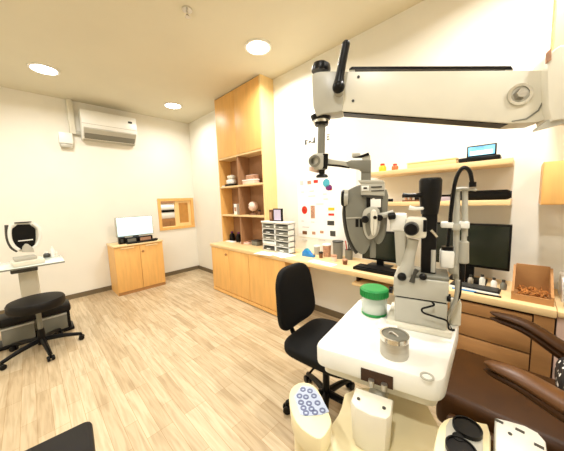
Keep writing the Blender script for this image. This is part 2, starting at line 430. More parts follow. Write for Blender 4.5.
t = thing('mouse', 'small black mouse at the right end of low cabinet', 'mouse', (.37, -.92, zt))
b = B(); cushion(b, (.37, -.93, zt + .016), (.06, .11, .034), e=.8, n=10); part('shell', b, 'black', t)
part('wheel', box(B(), (.375, -.92, zt + .028), (.385, -.90, zt + .036)), 'dgrey', t)

# ------------------------------------------------------------------ tall cabinet
TX0, TX1, TY = 1.335, 2.392, -.222
OX0, OX1 = TX0 + .022, TX1 - .03
Z0, Z1, Z2, Z3 = .735, 1.155, 1.585, 2.01
XM = (OX0 + OX1) / 2 - .03
t = thing('tall_cabinet', 'tall wooden cabinet to the ceiling with six open cubbies', 'cabinet', (1.84, -.11, Z0))
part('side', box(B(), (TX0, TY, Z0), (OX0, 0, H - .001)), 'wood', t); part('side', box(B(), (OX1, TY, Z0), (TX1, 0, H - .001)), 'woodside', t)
part('back', box(B(), (OX0, -.012, Z0), (OX1, 0, H - .002)), 'woodbrown_shaded', t)
part('divider', box(B(), (XM - .011, TY + .004, Z0), (XM + .011, -.012, Z3)), 'woodbrown_shaded', t)
for z in (Z1, Z2, Z3):
    part('shelf', box(B(), (OX0, TY + .002, z - .012), (OX1, -.012, z + .012)), 'woodtop', t)
for a, c in ((OX0, XM - .002), (XM + .002, OX1)):
    part('door', box(B(), (a + .001, TY - .004, Z3 + .014), (c, TY + .016, H - .012), bev=.002), 'wood', t)

def cell(px, py, sh):                          # point on a shelf of the tall cabinet
    p = AY(px, py, -.13); return p.x, -.13, {0: Z0, 1: Z1 + .012, 2: Z2 + .012}[sh]
x, y, z = cell(231.5, 186, 2)
t = thing('desk_telephone', 'white rounded device on dark base, top left cubby', 'device', (x, y, z))
part('base', box(B(), (x - .09, y - .06, z), (x + .09, y + .06, z + .03), bev=.008), 'black', t)
part('body', box(B(), (x - .08, y - .05, z + .03), (x + .08, y + .05, z + .11), bev=.03), 'white', t)
part('head', box(B(), (x - .05, y - .045, z + .11), (x + .075, y + .045, z + .165), bev=.02), 'ivory', t)
x, y, z = cell(224, 187, 2)
single('paper_stack', box(B(), (x - .06, y - .06, z), (x + .05, y + .05, z + .02)), 'paper', 'low stack of papers beside white device, top left cubby', 'papers')
x, y, z = cell(251, 185, 2)
t = thing('storage_box', 'low pale box with lid in the top right cubby', 'box', (x, y, z))
part('body', box(B(), (x - .13, y - .05, z), (x + .13, y + .05, z + .05), bev=.006), 'pink', t)
part('lid', box(B(), (x - .135, y - .055, z + .05), (x + .135, y + .055, z + .065), bev=.004), 'paper', t)
t = thing('carton', 'brown carton on the pale box in top right cubby', 'box', (x + .03, y, z + .065))
part('body', box(B(), (x - .05, y - .045, z + .065), (x + .12, y + .045, z + .12)), 'tan', t)
part('flap', box(B(), (x - .05, y - .045, z + .12), (x + .12, y + .045, z + .126)), 'pink', t)
x, y, z = cell(237.5, 213.5, 1)
t = thing('white_carton', 'narrow white box standing in the middle left cubby', 'box', (x, y, z))
part('body', box(B(), (x - .035, y - .035, z), (x + .035, y + .035, z + .16)), 'paper', t)
part('printed_label', box(B(), (x - .025, y - .037, z + .05), (x + .025, y - .0345, z + .11)), 'tan', t)
x, y, z = cell(253.5, 214.5, 1)
t = thing('eye_model', 'round anatomical eye model on stand in the middle right cubby', 'model', (x, y, z))
part('base', cyl(B(), (x, y, z), (x, y, z + .02), .065, .05), 'dkwood', t)
part('stem', cyl(B(), (x, y, z + .02), (x, y, z + .06), .014), 'dkwood', t)
part('globe', ball(B(), (x, y, z + .12), .07), 'pink', t)
part('iris', ball(B(), (x - .01, y - .055, z + .125), .026, s=(1, .5, 1)), 'dkwood', t)
x, y, z = cell(259.5, 214.8, 1)
t = thing('dark_jar', 'small dark brown jar beside round eye model', 'jar', (x, y, z))
part('body', cyl(B(), (x, y, z), (x, y, z + .05), .024, bev=.004), 'dkwood', t); part('cap', cyl(B(), (x, y, z + .05), (x, y, z + .065), .02), 'black', t)
for i, (px, lab) in enumerate(((231, 'black rounded bottle in the bottom left cubby, nearer left side'), (237.5, 'black rounded bottle in the bottom left cubby, nearer the divider'))):
    x, y, z = cell(px, 243, 0); y = -.1
    t = thing('bottle', lab, 'bottle', (x, y, z), 'black bottles in the bottom left cubby')
    part('body', lathe(B(), [(0, 0), (.042, 0), (.047, .02), (.045, .09), (.02, .12), (.018, .13), (0, .13)], (x, y, z)), 'black', t)
    part('cap', cyl(B(), (x, y, z + .13), (x, y, z + .15), .02), 'purple', t)
x, y, z = cell(233, 244, 0)
single('booklet', box(B(), (x - .08, -.21, z), (x + .12, -.155, z + .012)), 'paper', 'white booklet lying in front of black bottles', 'booklet')
x, y, z = cell(247, 244, 0)
t = thing('tray', 'pinkish tray with papers in the bottom right cubby', 'tray', (x, y, z))
part('base', box(B(), (x - .09, y - .06, z), (x + .09, y + .06, z + .025), bev=.006), 'pink', t); part('contents', box(B(), (x - .07, y - .05, z + .02), (x + .06, y + .05, z + .04)), 'tan', t)
x, y, z = cell(257, 243, 0)
t = thing('grey_box', 'dark grey box beside pinkish tray in bottom right cubby', 'box', (x, y, z))
part('body', box(B(), (x - .06, y - .05, z), (x + .06, y + .05, z + .06), bev=.004), 'grey', t); part('lid', box(B(), (x - .062, y - .052, z + .06), (x + .062, y + .052, z + .075), bev=.004), 'dgrey', t)

# ------------------------------------------------------------------ base units and worktop
ZT = .735; ZB = .69; FY = -.44
b = B(); box(b, (1.335, FY - .015, ZB), (4.925, 0, ZT), bev=.006); single('worktop', b, 'woodtop', 'long pale wooden worktop running along the wall', 'worktop')
def base_unit(x0, x1, nd, label, knob):
    t = thing('base_cabinet', label, 'cabinet', ((x0 + x1) / 2, FY / 2, 0), 'wooden base cabinets under worktop')
    part('carcass', box(B(), (x0, FY + .02, .07), (x1, -.002, ZB)), 'wood', t)
    part('plinth', box(B(), (x0, FY + .03, 0), (x1, -.002, .07)), 'wooddark', t)
    part('kick_strip', box(B(), (x0, FY - .002, .012), (x1, FY + .03, .055)), 'wood', t)
    wd = (x1 - x0) / nd
    for k in range(nd):
        d = part('door', box(B(), (x0 + wd * k + .002, FY, .065), (x0 + wd * (k + 1) - .002, FY + .02, ZB - .006), bev=.002), 'wood', t)
        if k == knob: 
            xx = x0 + wd * (k + 1) - .05
            part('knob', cyl(B(), (xx, FY, ZB - .075), (xx, FY - .02, ZB - .075), .017, bev=.005), 'wooddark', d)
base_unit(1.345, 2.26, 2, 'two-door wooden base cabinet under tall open cubbies', 0)
base_unit(2.264, 2.92, 1, 'single-door wooden base cabinet beside desk knee space', 9)
# keyboard shelf under the worktop
t = thing('keyboard_shelf', 'pale wooden pull-out shelf under worktop behind green-lidded jar', 'shelf', (4.05, -.3, .6))
part('board', box(B(), (3.72, FY + .01, .60), (4.38, -.05, .625), bev=.003), 'woodtop', t)
part('runner', box(B(), (3.735, FY + .06, .625), (3.75, -.05, ZB)), 'gap', t)
part('runner', box(B(), (4.35, FY + .06, .625), (4.365, -.05, ZB)), 'gap', t)
# drawer unit
x0, x1 = 4.42, 4.92
xs = AY(531, 345, FY).x
zl = [ZB - .014, AY(459, 312, FY).z, AY(456, 333, FY).z, .30, .07]
t = thing('drawer_unit', 'brown wooden drawer unit under right end of worktop', 'drawer unit', ((x0 + x1) / 2, -.2, 0))
part('carcass', box(B(), (x0, FY + .02, .07), (x1, 0, ZB)), 'gap', t)
part('plinth', box(B(), (x0 + .01, FY + .04, 0), (x1 - .01, -.01, .07)), 'wooddark', t)
part('stile', box(B(), (xs + .003, FY, .07), (x1, FY + .02, ZB - .008)), 'wooddark', t)
for a, c in zip(zl, zl[1:]):
    part('drawer', box(B(), (x0 + .003, FY, c + .005), (xs - .003, FY + .02, a - .005), bev=.002), 'wooddark', t)

# things on the worktop --------------------------------------------------
# white drawer organiser
xo0, xo1, yo0, yo1 = 2.40, 2.86, -.30, -.20
zo = AY(262, 221.5, yo0).z
t = thing('drawer_organizer', 'white plastic organizer with two columns of small drawers on worktop', 'organizer', ((xo0 + xo1) / 2, -.2, ZT))
b = B(); n = 5; hh = (zo - ZT - .02) / n
box(b, (xo0, yo1 - .01, ZT), (xo1, yo1, zo)); box(b, (xo0, yo0, ZT), (xo0 + .012, yo1, zo)); box(b, (xo1 - .012, yo0, ZT), (xo1, yo1, zo))
xm = (xo0 + xo1) / 2; box(b, (xm - .012, yo0, ZT), (xm + .012, yo1, zo))
for k in range(n + 1): box(b, (xo0, yo0, ZT + k * hh), (xo1, yo1, ZT + k * hh + .012))
box(b, (xo0 - .01, yo0 - .01, zo - .012), (xo1 + .01, yo1, zo + .008), bev=.004)
part('frame', b, 'white', t)
for k in range(n):
    for a, c in ((xo0 + .014, xm - .014), (xm + .014, xo1 - .014)):
        zz = ZT + k * hh + .014
        d = part('drawer', box(B(), (a, yo0 - .004, zz), (c, yo1 - .02, zz + hh * .50), bev=.003), random.choice(['grey', 'grey', 'dgrey', 'frost']), t)
        part('handle', box(B(), ((a + c) / 2 - .03, yo0 - .016, zz + .012), ((a + c) / 2 + .03, yo0 - .004, zz + .02)), 'white', d)
z = zo + .008
p = AY(276, 219, -.25)
t = thing('booklet_holder', 'dark framed card with lilac picture standing on white organizer', 'picture', (p.x + .03, -.25, z))
part('frame', box(B(), (p.x - .03, -.265, z), (p.x + .115, -.24, z + .155), bev=.003), 'black', t)
part('picture', box(B(), (p.x - .015, -.269, z + .015), (p.x + .1, -.264, z + .14)), 'lilac', t)
t = thing('brown_box', 'narrow reddish brown box beside lilac picture on organizer', 'box', (p.x - .06, -.25, z))
part('body', box(B(), (p.x - .085, -.28, z), (p.x - .034, -.21, z + .14)), 'dkwood', t); part('label_strip', box(B(), (p.x - .075, -.282, z + .03), (p.x - .045, -.279, z + .11)), 'tan', t)
# papers
def sheet(px, py, rot, sx, sy, k, label):
    p = AZ(px, py, ZT); M = Matrix.Translation((p.x, p.y, ZT + .0005 + k * .0015)) @ Matrix.Rotation(R_(rot), 4, 'Z')
    single('paper_sheet', box(B(), (-sx / 2, -sy / 2, 0), (sx / 2, sy / 2, .0015), M), 'paper', label, 'paper', 'paper sheets on the worktop')
sheet(266, 253.5, 8, .26, .16, 0, 'white paper at worktop front edge below organizer')
sheet(283, 255, -14, .26, .19, 1, 'white paper lying right of organizer, overlapping another sheet')
sheet(322, 263, -6, .30, .10, 0, 'white paper near worktop edge in front of clear tubs')
# blue tape dispenser
p = AZ(306, 257, ZT); x, y = p.x, p.y + .04
t = thing('tape_dispenser', 'bright blue tape dispenser on the worktop', 'tape dispenser', (x, y, ZT))
M = frame((x, y, ZT), (1, .05, 0)) @ Matrix.Scale(.8, 4)
part('base', vprism(B(), M, [(-.09, 0), (.10, 0), (.10, .03), (.05, .045), (.02, .08), (-.05, .09), (-.085, .06)], -.03, .03, .006), 'blue', t)
part('tape_roll', ring(B(), (-.02, -.014, .07), (-.02, .014, .07), .042, .02, M), 'cyan', t)
part('cutter', box(B(), (.085, -.016, .03), (.098, .016, .045), M), 'steel', t)
# clear tubs and small bits
def tub(px, py, r, h, lab, m='frost', lid='white', Y=-.2):
    p = AY(px, py, Y); x, y = p.x, Y
    t = thing('plastic_tub', lab, 'tub', (x, y, ZT), 'small tubs on worktop under poster')
    part('body', lathe(B(), [(0, 0), (r * .86, 0), (r, h), (0, h)], (x, y, ZT)), m, t)
    part('lid', cyl(B(), (x, y, ZT + h), (x, y, ZT + h + .016), r * 1.06, bev=.004), lid, t)
tub(317, 252, .035, .085, 'small light grey tub nearest blue tape dispenser', 'lgrey', 'white', -.10)
tub(327, 254, .045, .12, 'larger tan tub with white lid below poster', 'tan', 'white', -.12)
tub(338, 256, .055, .17, 'tall grey tub beside black keyboard below poster', 'grey', 'dgrey', -.12)
tub(334, 260, .03, .045, 'low pink tub in front of the larger tubs', 'pink', 'tan', -.25)
tub(321, 257, .022, .05, 'little dark brown tub right of blue tape dispenser', 'dkwood', 'black', -.22)
tub(345, 262, .024, .035, 'little brown pot near worktop edge in front of grey tub', 'dkwood', 'tan', -.30)
p = AY(349, 257, -.10)
t = thing('pen_cup', 'grey cup of pens left of phoropter on the worktop', 'cup', (p.x, p.y, ZT))
part('cup', lathe(B(), [(0, 0), (.035, 0), (.04, .1), (.036, .1), (.032, .01), (0, .01)], (p.x, p.y, ZT)), 'grey', t)
for k in range(4):
    a = k * 1.7; b = B(); cyl(b, (p.x + .01 * math.cos(a), p.y + .01 * math.sin(a), ZT + .012), (p.x + .035 * math.cos(a), p.y + .035 * math.sin(a), ZT + .19), .005, n=8)
    part('pen', b, ['black', 'dgrey', 'red', 'black'][k], t)
# black monitor behind the phoropter
Y = -.17
q0 = AY(362, 230, Y); q1 = AY(399, 262, Y)
t = thing('desk_monitor', 'black monitor on the worktop hidden behind phoropter', 'monitor', ((q0.x + q1.x) / 2, Y, ZT))
part('panel', box(B(), (q0.x, Y, ZT + .05), (q1.x, Y + .035, q0.z), bev=.005), 'black', t)
part('screen', box(B(), (q0.x + .015, Y - .003, ZT + .07), (q1.x - .015, Y + .002, q0.z - .015)), 'screenoff', t)
part('stand', box(B(), ((q0.x + q1.x) / 2 - .03, Y + .005, ZT + .008), ((q0.x + q1.x) / 2 + .03, Y + .03, ZT + .07)), 'black', t)
part('foot', box(B(), ((q0.x + q1.x) / 2 - .1, Y - .07, ZT), ((q0.x + q1.x) / 2 + .1, Y + .07, ZT + .01), bev=.003), 'black', t)
q0 = AZ(351, 270, ZT); q1 = AZ(404, 279, ZT)
t = thing('keyboard', 'black keyboard at worktop front edge below phoropter', 'keyboard', ((q0.x + q1.x) / 2, -.35, ZT))
part('case', box(B(), (q0.x, -.40, ZT), (4.08, -.27, ZT + .025), bev=.004), 'black', t)
part('key_rows', box(B(), (q0.x + .015, -.385, ZT + .024), (4.065, -.285, ZT + .032)), 'vinyl', t)
# big dark monitor under the shelves
Y = -.17
q0 = AY(434, 224, Y); q1 = AY(512.5, 225, Y); zb = AY(511, 272, Y).z
t = thing('desk_monitor', 'large black switched-off monitor on worktop below the shelves', 'monitor', ((q0.x + q1.x) / 2, Y, ZT))
part('panel', box(B(), (q0.x, Y, zb), (q1.x, Y + .04, q1.z), bev=.004), 'black', t)
part('screen', box(B(), (q0.x + .012, Y - .003, zb + .018), (q1.x - .012, Y + .002, q1.z - .012)), 'screenoff', t)
part('stand', box(B(), ((q0.x + q1.x) / 2 - .035, Y + .005, ZT + .008), ((q0.x + q1.x) / 2 + .035, Y + .035, zb + .05)), 'black', t)
part('foot', box(B(), ((q0.x + q1.x) / 2 - .11, Y - .05, ZT), ((q0.x + q1.x) / 2 + .11, Y + .09, ZT + .01), bev=.003), 'black', t)
# bits in front of it
x = 4.55
t = thing('keyboard', 'black and white keyboard in front of large black monitor', 'keyboard', (4.6, -.3, ZT))
M = frame((4.56, -.33, ZT), (1, -.06, 0))
part('case', box(B(), (-.13, -.05, 0), (.13, .05, .016), M, bev=.003), 'black', t)
part('key_rows', box(B(), (-.12, -.042, .015), (.12, .042, .022), M), 'dgrey', t)
part('front_strip', box(B(), (-.13, -.06, 0), (.13, -.05, .012), M), 'white', t)
for k, (px, py, h, m, lab) in enumerate(((479, 268, .05, 'steel', 'steel-grey small bottle between white bottles below large black monitor'), (507, 271, .05, 'grey', 'grey small bottle nearest shredded filling box'), (471, 268, .05, 'white', 'white small bottle below left part of large black monitor'), (489, 269, .065, 'frost', 'pale small bottle below middle of large black monitor'), (499, 270, .055, 'white', 'white small bottle below right part of large black monitor'))):
    p = AZ(px, py + 1, ZT); y = -.235
    t = thing('bottle', lab, 'bottle', (p.x, y, ZT), 'small bottles before the large monitor')
    part('body', lathe(B(), [(0, 0), (.016, 0), (.017, h * .7), (.008, h), (0, h)], (p.x, y, ZT), n=14), m, t)
    part('cap', cyl(B(), (p.x, y, ZT + h), (p.x, y, ZT + h + .015), .009, n=12), 'dgrey', t)
for k, (dx, dy, m, lab) in enumerate(((-.10, -.415, 'blue', 'blue pen on the worktop edge'), (.02, -.42, 'black', 'black pen on the worktop edge'))):
    single('pen', cyl(B(), (4.55 + dx, dy, ZT + .005), (4.55 + dx + .13, dy + .006, ZT + .005), .005, n=8), m, lab, 'pen')
# wooden tray of shredded filling
x0, x1, y0, y1 = AY(512, 282, -.38).x, 4.915, -.40, -.19
zk = AY(530, 266, -.19).z
t = thing('wooden_tray', 'open wooden box with brown shredded filling at worktop right end', 'box', ((x0 + x1) / 2, (y0 + y1) / 2, ZT))
b = B(); box(b, (x0 + .012, y0 + .012, ZT), (x1 - .012, y1 - .012, ZT + .008)); box(b, (x0 + .012, y1 - .012, ZT), (x1 - .012, y1 - .0005, zk + .01))
vprism(b, frame((0, 0, 0), (0, 1, 0)), [(y0, ZT), (y1, ZT), (y1, zk), (y0 + .03, ZT + .055), (y0, ZT + .05)], -x0 - .012, -x0); vprism(b, frame((0, 0, 0), (0, 1, 0)), [(y0, ZT), (y1, ZT), (y1, zk), (y0 + .03, ZT + .055), (y0, ZT + .05)], -x1, -x1 + .012)
box(b, (x0 + .012, y0 + .0005, ZT), (x1 - .012, y0 + .012, ZT + .035)); part('box', b, 'wooddark', t)
b = B()
for k in range(90):
    a = random.uniform(0, 3.1); cx = random.uniform(x0 + .03, x1 - .03); cy = random.uniform(y0 + .03, y1 - .03); cz = ZT + random.uniform(.012, .045)
    tube(b, [(cx - .018 * math.cos(a), cy - .018 * math.sin(a), cz), (cx, cy, cz + .012), (cx + .018 * math.cos(a), cy + .018 * math.sin(a), cz - .002)], .003, n=4)
o = part('filling', b, 'shred', t); o['kind'] = 'stuff'

# right-hand side cupboard past the worktop
t = thing('side_cupboard', 'pinkish low cupboard at right picture edge past the worktop', 'cupboard', (5.3, -.25, 0))
part('carcass', box(B(), (4.928, -.43, 0), (5.7, -.002, .70)), 'pink', t); part('top', box(B(), (4.927, -.45, .70), (5.71, -.002, .73), bev=.004), 'woodtop', t)
t = thing('white_carton', 'white open carton beside shredded filling box at right edge', 'box', (5.03, -.2, .73))
part('body', box(B(), (4.95, -.28, .73), (5.16, -.06, .86), bev=.004), 'paper', t); part('flap', box(B(), (4.95, -.30, .852), (5.16, -.28, .86)), 'paper', t)
t = thing('black_jar', 'black round jar in front of white carton at right edge', 'jar', (4.985, -.36, .73))
part('body', cyl(B(), (4.985, -.36, .73), (4.985, -.36, .79), .032, bev=.008), 'black', t); part('lid', cyl(B(), (4.985, -.36, .79), (4.985, -.36, .812), .034, bev=.006), 'black', t)

# ------------------------------------------------------------------ wall shelves and their things
SY = -.275
s1b = AY(513, 163.5, SY).z; s1t = s1b + .036; s2b = AY(509, 205.5, SY).z; s2t = s2b + .034
SX0 = 3.78; SX1 = 4.711
single('wall_shelf', box(B(), (SX0 - .02, SY, s1b), (SX1, 0, s1t), bev=.003), 'woodtop', 'upper wooden wall shelf carrying tablet and jars', 'shelf')
single('wall_shelf', box(B(), (SX0, SY, s2b), (SX1 - .0, 0, s2t), bev=.003), 'woodtop', 'lower wooden wall shelf carrying black roll', 'shelf')
def jar(px, py, Y, z, r, h, m, cap, lab, name='jar'):
    p = AY(px, py, Y); x = p.x
    t = thing(name, lab, name, (x, Y, z))
    part('body', lathe(B(), [(0, 0), (r, 0), (r * 1.02, h * .7), (r * .7, h), (0, h)], (x, Y, z)), m, t)
    part('cap', cyl(B(), (x, Y, z + h), (x, Y, z + h * 1.35), r * .62, bev=.003), cap, t)
jar(382.5, 168, -.2, s1t, .030, .052, 'yellow', 'red', 'yellow bottle with red cap at left end of upper shelf', 'bottle')
jar(395, 168, -.2, s1t, .026, .042, 'orange', 'red', 'orange-red jar next to yellow bottle on upper shelf', 'jar')
q0 = AY(407, 168, -.2); q1 = AY(456, 163, -.2)
t = thing('long_box', 'long low pale wooden box on upper shelf left of tablet', 'box', ((q0.x + q1.x) / 2, -.15, s1t))
part('body', box(B(), (q0.x, -.2, s1t), (q1.x, -.06, s1t + .04), bev=.003), 'woodside', t); part('lid', box(B(), (q0.x - .003, -.203, s1t + .04), (q1.x + .003, -.057, s1t + .05), bev=.002), 'woodtop', t)
Y = -.2
q0 = AY(467, 150, Y); q1 = AY(497, 142, Y)
t = thing('tablet_display', 'lit blue screen on black dock, right end of upper shelf', 'tablet', ((q0.x + q1.x) / 2, Y, s1t))
qa = AY(459, 160, Y); qb = AY(501, 157, Y)
part('dock', box(B(), (qa.x, Y - .03, s1t), (qb.x, Y + .1, s1t + .036), bev=.01), 'black', t)
d = part('bezel', box(B(), (q0.x, Y, s1t + .034), (q1.x, Y + .02, q1.z - .004), bev=.003), 'black', t)
part('screen', box(B(), (q0.x + .008, Y - .003, s1t + .045), (q1.x - .008, Y + .002, q1.z - .012)), 'screenblue', d)
part('white_window', box(B(), (q0.x + .018, Y - .0045, s1t + .048), (q1.x - .018, Y - .002, q1.z - .04)), 'screen', d)
p0 = AY(461, 194, -.17); p1 = AY(511, 194, -.17)
t = thing('black_roll', 'long black rolled case at right end of lower shelf', 'case', ((p0.x + p1.x) / 2, -.17, s2t))
rr = .033
b = B(); tube(b, [(p0.x - .06, -.17, s2t + rr), (p0.x - .05, -.17, s2t + rr), (p1.x - .02, -.17, s2t + rr), (p1.x - .004, -.17, s2t + rr)], [rr * .7, rr, rr, rr * .75], n=16, smooth=False); part('case', b, 'fabric', t)
part('end_cap', cyl(B(), (p1.x - .006, -.17, s2t + rr), (p1.x + .004, -.17, s2t + rr), rr * .7), 'black', t)
p = AY(408, 200, -.2)
t = thing('tape_roll', 'small brown tape roll at left part of lower shelf', 'tape', (p.x, -.2, s2t))
part('roll', ring(B(), (p.x, -.205, s2t + .026), (p.x, -.175, s2t + .026), .026, .012), 'tan', t)
t = thing('wooden_block', 'thin brown strip lying beside tape roll on lower shelf', 'strip', (p.x + .03, -.23, s2t))
part('strip', box(B(), (p.x - .03, -.245, s2t), (p.x + .12, -.23, s2t + .012)), 'dkwood', t)
t = thing('black_cable_box', 'small black box beside tape roll on lower shelf', 'box', (p.x + .09, -.19, s2t))
part('body', box(B(), (p.x + .05, -.21, s2t), (p.x + .12, -.15, s2t + .04), bev=.004), 'black', t); part('plug', box(B(), (p.x + .12, -.19, s2t + .01), (p.x + .14, -.17, s2t + .03)), 'black', t)
p = AY(447, 196, -.15)
t = thing('lilac_box', 'pale lilac box on lower shelf between black items', 'box', (p.x, -.15, s2t))
part('body', box(B(), (p.x - .05, -.18, s2t), (p.x + .05, -.1, s2t + .03)), 'lilac', t); part('lid', box(B(), (p.x - .055, -.183, s2t + .03), (p.x + .055, -.097, s2t + .045), bev=.003), 'black', t)

# overhead cupboards right of the pier
z_a = AY(536, 162.5, -.33).z; z_b = AY(536, 205, -.33).z
t = thing('overhead_cupboard', 'orange wooden overhead cupboard at right edge level with shelves', 'cupboard', (5.2, -.16, z_b))
part('carcass', box(B(), (4.838, -.31, z_b), (5.75, 0, z_a)), 'wood', t)
for a, c in ((4.84, 5.29), (5.295, 5.75)): part('door', box(B(), (a, -.33, z_b + .003), (c, -.31, z_a - .003), bev=.002), 'wood', t)
z_c = AY(549, 66, -.33).z
t = thing('overhead_cupboard', 'pale yellow overhead cupboard reaching the ceiling at top right', 'cupboard', (5.2, -.16, z_c))
part('carcass', box(B(), (4.838, -.31, z_c), (5.75, 0, H - .001)), 'wood', t)
for a, c in ((4.842, 5.29), (5.295, 5.75)): part('door', box(B(), (a, -.33, z_c + .003), (c, -.31, H - .006), bev=.002), 'woodside', t)

# ------------------------------------------------------------------ poster on the wall
def wp(px, py): return AY(px, py, 0)
q0 = wp(297, 171); q1 = wp(348, 246)
t = thing('eye_poster', 'white wall poster with small eye pictures above the worktop', 'poster', ((q0.x + q1.x) / 2, 0, .9))
zlo, zhi = .90, 1.70
part('sheet', box(B(), (q0.x, -.004, zlo), (q1.x + .1, -.0005, zhi)), 'paper', t)
def pic(px, py, w, h, m, name='picture', rnd=False):
    p = wp(px, py); b = B()
    if rnd: lathe(b, [(0, 0), (w / 2, 0), (w / 2, .002), (0, .002)], M=Matrix.Translation((p.x, -.0042, p.z)) @ Matrix.Rotation(R_(90), 4, 'X') @ Matrix.Scale(h / w, 4, (0, 1, 0)), n=24)
    else: box(b, (p.x - w / 2, -.0062, p.z - h / 2), (p.x + w / 2, -.0042, p.z + h / 2))
    part(name, b, m, t)
pic(304.8, 210, .085, .095, 'red', 'red_eye_picture', True); pic(305.2, 209.5, .03, .035, 'orange', 'pupil', True)
pic(313, 212, .06, .15, 'tan'); pic(331.5, 209, .08, .03, 'yellow'); pic(331.5, 214.5, .075, .025, 'red')
pic(302, 183, .05, .05, 'print'); pic(309.5, 182.5, .055, .04, 'tan'); pic(316, 181.5, .06, .035, 'red')
pic(331, 223, .09, .05, 'dgrey'); pic(305, 232.5, .07, .04, 'dkwood'); pic(314, 233, .05, .035, 'tan'); pic(322, 232, .05, .03, 'tan'); pic(333, 233.5, .07, .06, 'dgrey')
for (px, py, w) in ((303, 192, .05), (312, 191, .07), (312, 196, .1), (326, 199, .06), (303, 221, .04), (313, 222, .05), (306, 227, .1), (325, 194, .05), (320, 204, .1), (322, 240, .1), (305, 240, .08)):
    pic(px, py, w, .010, 'print', 'text_line')
pic(326.5, 183, .09, .09, 'cyan', rnd=True); pic(329, 187.5, .085, .065, 'purple', rnd=True); pic(331, 189, .035, .03, 'red', rnd=True)

t = thing('wall_lettering', 'small grey letters on the wall behind hanging rod above poster', 'lettering', (wp(312, 141).x, 0, wp(312, 141).z))
def glyph(bars):
    b = B()
    for x0, y0, x1, y1 in bars:
        p, q = wp(x0, y1), wp(x1, y0); box(b, (p.x, -.006, p.z), (q.x, -.0005, q.z))
    part('letter', b, 'dgrey', t)
glyph(((305.2, 140, 306.4, 145), (305.2, 139.6, 308, 140.8)))
glyph(((309.5, 140.6, 311, 142.2), (308.8, 141.8, 309.8, 142.8)))
glyph(((313.8, 137.3, 314.9, 142.8), (311.8, 141.6, 313.8, 142.8)))
glyph(((327, 133.8, 330, 134.8), (327, 136.2, 329.2, 137.2), (327, 138.6, 329.6, 139.6)))

# ------------------------------------------------------------------ left: table with autorefractor
TZ = .80
xa, xb, yr = .78, 1.262, -2.135
t = thing('instrument_table', 'white-topped table at left edge carrying the autorefractor', 'table', (.9, -2.5, 0))
part('tabletop', box(B(), (xa, -3.1, TZ - .022), (xb, yr, TZ), bev=.004), 'glass', t)
part('edge_strip', box(B(), (xb, -3.1, TZ - .02), (xb + .004, yr, TZ - .008)), 'grey', t)
pc = AX(26, 267, 1.12)
part('bracket', box(B(), (.84, pc.y - .11, TZ - .07), (1.20, pc.y + .085, TZ - .022), bev=.01), 'dgrey', t)
part('column', box(B(), (.84, pc.y - .07, .0), (.97, pc.y + .08, TZ - .07), bev=.02), 'ivory', t)
# autorefractor
YX = 1.15
M = frame((YX, pc.y, TZ), (-.12, .99, 0))
def al(px, py, v=0): q = onplane(M, px, py, v); return (q.x, q.z)
t = thing('autorefractor', 'white autorefractor with round black screen on left table', 'eye test instrument', (YX, pc.y, TZ))
u0 = al(10, 255)[0]; u1 = al(43, 255)[0]
part('base', box(B(), (u0, -.09, 0), (u1, .12, .05), M, bev=.015), 'ivory', t)
part('stage', box(B(), (u0 + .02, -.05, .05), (u1 - .05, .10, .085), M, bev=.01), 'lgrey', t)
ol = soften([al(x, y) for x, y in ((9, 226), (16, 222.5), (32, 222.5), (38, 227), (41, 236), (37, 246), (30, 251), (17, 252), (11, 245), (8, 235))], 2)
part('housing', vprism(B(), M, ol, -.02, .06, .015), 'ivory', t)
for rp_ in (((33, 223.5), (38.5, 228), (40, 236), (37.5, 244), (31, 250)), ((12, 224), (9.5, 230), (10, 239), (13.5, 246), (19, 250))):
    part('face_ring', tube(B(), [Vector((al(x, y, -.035)[0], -.035, al(x, y, -.035)[1])) for x, y in rp_], .016, M), 'white', t)
ol = soften([al(x, y, -.03) for x, y in ((11, 225), (35.5, 224), (36, 243), (32, 249), (17, 249.5), (12, 243))], 1)
part('screen', vprism(B(), M, ol, -.028, -.018), 'black', t)
part('visor', box(B(), (al(14, 222)[0], -.04, al(14, 223.4)[1]), (al(31, 222)[0], .02, al(31, 221.3)[1]), M, bev=.004), 'black', t)
part('side_grip', tube(B(), [Vector((al(x, y)[0], -.03, al(x, y)[1])) for x, y in ((6, 225), (7, 238), (11, 247), (17, 251))], .014, M), 'dgrey', t)
part('display_bar', box(B(), (al(18, 240, -.03)[0], -.034, al(18, 241.6, -.03)[1]), (al(33, 240, -.03)[0], -.027, al(33, 239, -.03)[1]), M), 'white', t)
ol = [al(x, y, -.04) for x, y in ((22, 252), (22, 247), (25, 243.5), (28, 244), (33, 248), (34, 252))]
part('chin_rest', vprism(B(), M, ol, -.07, -.03, .006), 'lgrey', t)
for k, (px, py, h, r, m, lab) in enumerate(((47, 257, .05, .03, 'dgrey', 'small dark jar beside autorefractor on left table'), (53, 256, .10, .02, 'white', 'slim white bottle beside autorefractor on left table'), (57, 257, .05, .016, 'ivory', 'little white bottle nearest right end of left table'))):
    p = AZ(px, py, TZ)
    if p.x < xa + .05: p = AX(px, py, xa + .06)
    t = thing('bottle', lab, 'bottle', (p.x, p.y, TZ), 'bottles beside the autorefractor')
    part('body', lathe(B(), [(0, 0), (r, 0), (r, h * .7), (r * .5, h), (0, h)], (p.x, p.y, TZ), n=16), m, t)
    part('cap', cyl(B(), (p.x, p.y, TZ + h), (p.x, p.y, TZ + h + .018), r * .5, n=12), 'white', t)

